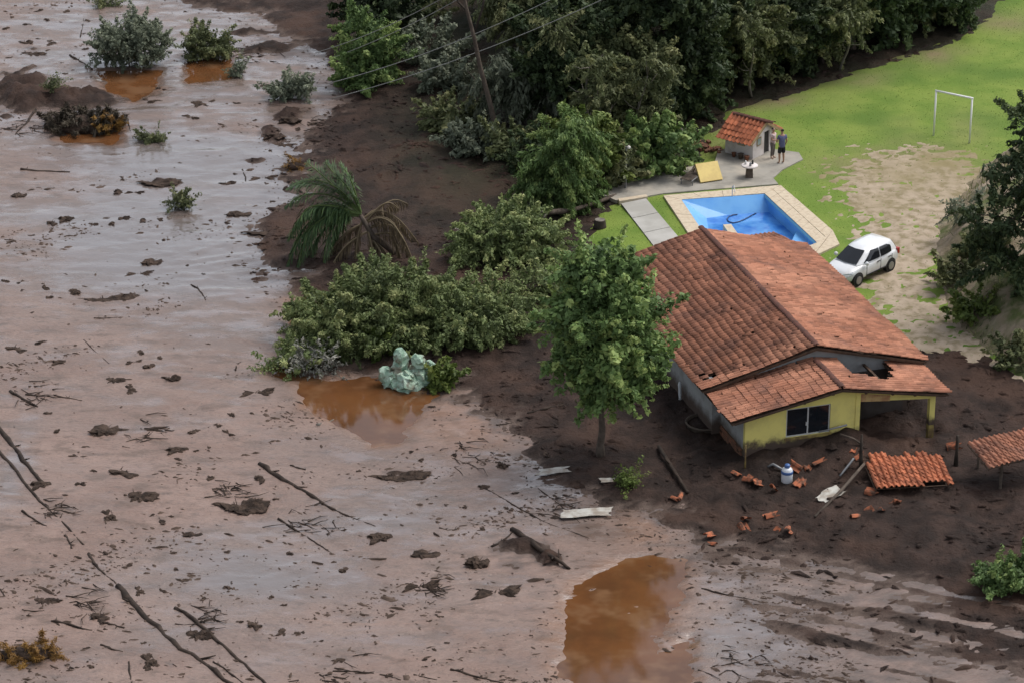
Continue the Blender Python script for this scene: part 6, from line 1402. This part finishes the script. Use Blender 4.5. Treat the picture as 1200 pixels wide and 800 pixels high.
LM_ = [(150, 60, 'largest bush in the slurry'), (240, 60, 'feathery bush'), (95, 145, 'root mound'), (22, 105, 'mud mound at upper left'), (53, 201, 'straight brown log'), (209, 235, 'small bright weed clump'), (70, 256, 'round clump pair'), (125, 348, 'long dark drift'), (145, 448, 'two round root clumps'), (125, 502, 'brown grassy clump'),
       (140, 550, 'wide flat dark clump'), (282, 589, 'largest round root clump'), (348, 570, 'thick diagonal log'), (215, 761, 'longest curved trunk'), (445, 624, 'mossy brown clump'), (610, 655, 'mud hump'), (38, 765, 'orange brown straw clump'), (410, 255, 'uprooted palm'), (345, 430, 'leafy heap tip'), (30, 465, 'forked branch tangle'), (340, 112, 'broken grey green bush'),
       (60, 600, 'lower drowned trunk'), (467, 555, 'dark wide clump'), (297, 728, 'horned clump'), (305, 457, 'bowl shaped knot'), (178, 166, 'low flat tuft')]
slot = {}
for (a, b, w) in SML:
    l = min(LM_, key=lambda q: math.hypot(q[0] - a, (q[1] - b) * 1.5)); dx, dy = a - l[0], (b - l[1]) * 1.3
    dr = ('right of' if dx > 0 else 'left of') if abs(dx) > abs(dy) else ('below' if dy > 0 else 'above')
    slot.setdefault((dr, l[2]), []).append((math.hypot(dx, dy), a, b, w))
ORD = ['nearest', 'second nearest', 'third nearest', 'fourth nearest', 'fifth nearest', 'sixth nearest', 'seventh nearest', 'eighth nearest', 'ninth nearest', 'tenth nearest']
k = 0
for (dr, nm), lst in slot.items():
    for j, (_, a, b, w) in enumerate(sorted(lst)):
        p = on(a, b + 1); s = 3600 / depth(p); sx = w / s; k += 1
        tag(link('mud_clump', CMS[(k * 3) % 7], None, Matrix.Translation(V2(p - [0, 0, .01])) @ Matrix.Rotation(k * 1.7, 4, 'Z') @ Matrix.Diagonal((sx * .9, sx * .65, sx * .42, 1))), f'{ORD[min(j, 9)]} small dark clod {dr} the {nm}', 'mud clod', 'small clods scattered on the slurry')

# tangles of thin broken branches
for k, (a, b, w, lab) in enumerate([(36, 466, 46, 'tangle of thin branches around the forked pieces at left'), (100, 706, 44, 'twig tangle on the left side of the short trunk stretch'), (172, 505, 52, 'twig tangle along the ragged drift at left'), (262, 574, 40, 'twig tangle above the largest round root clump'), (352, 612, 48, 'twig tangle below the thick diagonal log'),
        (60, 596, 36, 'twig tangle beside the longer drowned trunk'), (650, 596, 60, 'twig tangle on the wet shore under the round tree'), (540, 532, 44, 'twig tangle on the pink shore right of the brown water'), (22, 152, 44, 'twig tangle between the mud mounds at upper left'), (300, 62, 50, 'twig tangle on the shore below the upper left bank'), (505, 690, 40, 'twig tangle under the ragged clump left of the mud hump'), (235, 722, 40, 'twig tangle at the root clump on the parallel trunk'), (380, 150, 40, 'twig tangle on the shore right of the broken bush'), (850, 770, 70, 'twig tangle in the dark streaks right of the large puddle'), (390, 790, 60, 'twig tangle around the flat branch at the bottom edge')]):
    p = on(a, b); s = 3600 / depth(p); mb = MB(); r_ = np.random.default_rng(300 + k)
    for j in range(22):
        o = p + np.array([r_.normal() * w / s * .32, r_.normal() * w / s * .38, .01]); o[2] = gzf(o[0], o[1]) + .01; an = r_.normal() * .7 - .3; L_ = r_.uniform(.25, 1.1); e = o + np.array([math.cos(an) * L_, math.sin(an) * L_, r_.uniform(-.02, .12)]); m_ = (o + e) / 2 + r_.normal(size=3) * [.08, .08, .03]
        mb.tube([o, m_, e], [r_.uniform(.012, .035), .02, .008], 4)
    tag(mb.build('brush_tangle', 'wet_wood'), lab, 'branch tangle', 'twig tangles in the slurry', 'stuff')
# root mound and straw clumps
def thatch(px_, py_, label, blobs, n, m, size, seed, ncl=60, cat='root mound', name='root_mound', sub='clump_mud', asp=.12):
    b = on(px_, py_); r_ = np.random.default_rng(seed); root = empty(name, b, label, cat)
    M = Matrix.Translation(V2(b)); me, C = crown_mesh('fibres', m, r_, blobs, n, size, ncl, .22, shell=.75, asp=asp, out_bias=1.2); link('fibres', me, root, M)
    mb = MB()
    for bl in blobs:
        u_ = np.linspace(0, math.pi, 8); w_ = np.linspace(0, 2 * math.pi, 15)[:-1]; vs = [(bl[0] + bl[3] * .86 * math.sin(a) * math.cos(c) * (1 + .15 * math.sin(3 * c + seed)), bl[1] + bl[4] * .86 * math.sin(a) * math.sin(c), bl[2] + bl[5] * .86 * math.cos(a)) for a in u_ for c in w_]
        mb.add(vs, [(i * 14 + k, i * 14 + (k + 1) % 14, (i + 1) * 14 + (k + 1) % 14, (i + 1) * 14 + k) for i in range(7) for k in range(14)])
    link('earth', mb.mesh('earth', sub, True), root, M); return root, C
rt, C = thatch(95, 158, 'large torn root mound with an orange patch lying in the slurry at upper left', [(0, .6, .25, 2.1, 1.0, .65), (-1.0, .6, .2, 1.0, .8, .5), (1.3, .7, .3, .8, .7, .6)], 7000, 'thatch', .45, 5, 120)
me, C = crown_mesh('orange_fibres', 'straw', np.random.default_rng(6), [(1.35, .15, .45, .70, .55, .50)], 1600, .30, 40, .2, shell=.7, asp=.25); link('orange_fibres', me, rt, Matrix.Translation(V2(on(95, 158))))
thatch(38, 772, 'orange brown straw clump at the lower left corner of the slurry', [(0, .3, .05, .95, .55, .35), (-.9, .2, 0, .6, .4, .25)], 3200, 'straw', .32, 7, 60, 'straw clump', 'straw_clump')
thatch(345, 198, 'rusty straw tuft on the bank left above the palm', [(0, .1, .1, .5, .35, .25)], 700, 'straw', .25, 8, 20, 'straw clump', 'straw_clump')

# ------------------------------------------------------------------ power lines
mat('cable', (0.30, 0.30, 0.28), 0.5)
def wire(a, b, za, zb, sag, label):
    p0, p1 = G(*a, za), G(*b, zb); t = np.linspace(0, 1, 24)[:, None]; P_ = p0 + (p1 - p0) * t; P_[:, 2] -= (4 * sag * t * (1 - t))[:, 0]
    mb = MB(); mb.tube(P_, .020, 5); tag(mb.build('power_line', 'cable', None, True), label, 'power line', 'power lines over the dark slope')
wire((700, -28), (385, 98), 11.5, 1.2, .5, 'uppermost long power line crossing from the wood down to the bright bush')
wire((760, -26), (388, 116), 11.5, 0.5, .5, 'lower long power line crossing from the wood down to the slurry')
wire((540, -14), (370, 62), 9, 1.6, .3, 'short power line at the top edge above the bright green bush')
wire((560, -14), (372, 74), 9, .9, .3, 'second short power line at the top edge just below the first')

# ------------------------------------------------------------------ uncountable small things
def scatter_clods(name, P_, S_, m, label, cat):
    base = np.array([[1, 0, -.2], [.3, .95, -.2], [-.8, .6, -.2], [-.8, -.6, -.2], [.3, -.95, -.2], [.55, .1, .5], [-.1, .5, .55], [-.45, -.1, .45], [.1, -.5, .5], [0, 0, .75]])
    fc = np.array([[0, 1, 5], [1, 6, 5], [1, 2, 6], [2, 7, 6], [2, 3, 7], [3, 8, 7], [3, 4, 8], [4, 0, 8], [0, 5, 8], [5, 6, 9], [6, 7, 9], [7, 8, 9], [8, 5, 9]])
    n = len(P_); an = rngD.normal(size=n) * .6 - .25; st_ = rngD.uniform(.6, 3.6, n); V_ = np.repeat(base[None], n, 0) * (1 + .35 * rngD.normal(size=(n, 10, 1)))
    V_[:, :, 0] *= st_[:, None]; c, s = np.cos(an)[:, None], np.sin(an)[:, None]; x = V_[:, :, 0] * c - V_[:, :, 1] * s; y = V_[:, :, 0] * s + V_[:, :, 1] * c
    V_ = np.stack([x, y, V_[:, :, 2] * .7], -1) * S_[:, None, None] + P_[:, None]
    F = (fc[None] + 10 * np.arange(n)[:, None, None]).reshape(-1, 3)
    return tag(link(name, fast_mesh(name, V_.reshape(-1, 3), F, m)), label, cat, kind='stuff')
n = 40000; px_ = rngD.uniform(-40, 1000, n); py_ = rngD.uniform(-20, 820, n)
d = np.stack([_fw + np.array([1., 0, 0]) * (a - 600) / FPX + _up * (400 - b) / FPX for a, b in zip(px_, py_)]); t = (0 - CH) / d[:, 2]; X, Y = d[:, 0] * t, d[:, 1] * t
bh, fh = bank_h(X, Y), flow_h(X, Y); sdb = sdist(X, Y, BANK)
dens = .02 + .95 * smooth(.20, .45, fbm((.8 * X + .6 * Y) * .14, (.8 * Y - .6 * X) * .45, 201, 4)) + .55 * smooth(-2.5, -.2, sdb) + .25 * smooth(120, 100, Y) * smooth(.0, .4, fbm(X * .5, Y * .8, 203, 3))
keep = (rngD.random(n) < dens) & (bh < fh + .02) & (fh > -.03) & (lawn_h(X, Y) < .2) & (sdist(X, Y, POOLHOLE) < -.5)
P_ = np.stack([X, Y, fh + .004], 1)[keep]; S_ = (.022 + .055 * rngD.random(len(P_)) ** 3 + .06 * (rngD.random(len(P_)) < .04))
scatter_clods('mud_debris', P_, S_, 'debris_mud', 'fine dark debris strewn over the slurry', 'debris')
n = 16000; X = rngD.uniform(-14, 26, n); Y = rngD.uniform(94, 165, n); bh = bank_h(X, Y); fh = np.maximum(flow_h(X, Y), lawn_h(X, Y)); k = (bh > fh) & (rngD.random(n) < .25 + .75 * smooth(-.1, .35, fbm(X * .5, Y * .5, 202, 3)))
P_ = np.stack([X, Y, bh + .01], 1)[k]; scatter_clods('mud_clods', P_, .05 + .12 * rngD.random(len(P_)) ** 3, 'dark_mud', 'clods of dark earth covering the mud bank', 'clods')
def blades(name, X, Y, Z, h, w, m, label, cat, lean=.45):
    n = len(X); an = rngD.uniform(0, 6.28, n); hh = h * (.5 + rngD.random(n)); le = rngD.normal(size=(n, 2)) * lean * hh[:, None]
    a = np.stack([X - np.cos(an) * w, Y - np.sin(an) * w, Z - .02], 1); b = np.stack([X + np.cos(an) * w, Y + np.sin(an) * w, Z - .02], 1); c = np.stack([X + le[:, 0], Y + le[:, 1], Z + hh], 1)
    V_ = np.stack([a, b, c], 1).reshape(-1, 3); return tag(link(name, fast_mesh(name, V_, np.arange(3 * n).reshape(n, 3), m, False, {'rnd': np.repeat(rngD.random(n), 3)})), label, cat, kind='stuff')
n = 45000; X = rngD.uniform(3, 36, n); Y = rngD.uniform(118, 182, n); lz = lawn_h(X, Y); ok = (lz > .5) & (lz > bank_h(X, Y)) & (emb_h(X, Y) < lz) & (np.abs(X) < .19 * Y) & (sdist(X, Y, pat) < -.05) & (sdist(X, Y, outr) < -.08) & (sdist(X, Y, path) < -.05)
dd = dirt_h(X, Y) > lz; ok &= ~dd | (rngD.random(n) < .12)
hu = (X - HO[0]) * HU[0] + (Y - HO[1]) * HU[1]; hv = (X - HO[0]) * HV[0] + (Y - HO[1]) * HV[1]; ok &= ~((np.abs(hu) < 4.4) & (hv > 0) & (hv < 13.3))
blades('grass', X[ok], Y[ok], np.maximum(lz, dirt_h(X, Y))[ok], .034, .03, 'grass_blade', 'short green grass blades of the lawn', 'grass')
n = 14000; X = rngD.uniform(17, 34, n); Y = rngD.uniform(108, 160, n); ez = emb_h(X, Y); ok = (ez > np.maximum(lawn_h(X, Y), bank_h(X, Y)) + .02) & (fbm(X * .5, Y * .5, 205, 3) > -.12)
blades('bank_grass', X[ok], Y[ok], ez[ok], .26, .03, 'leaf_olive', 'rough grass growing on the embankment', 'grass')
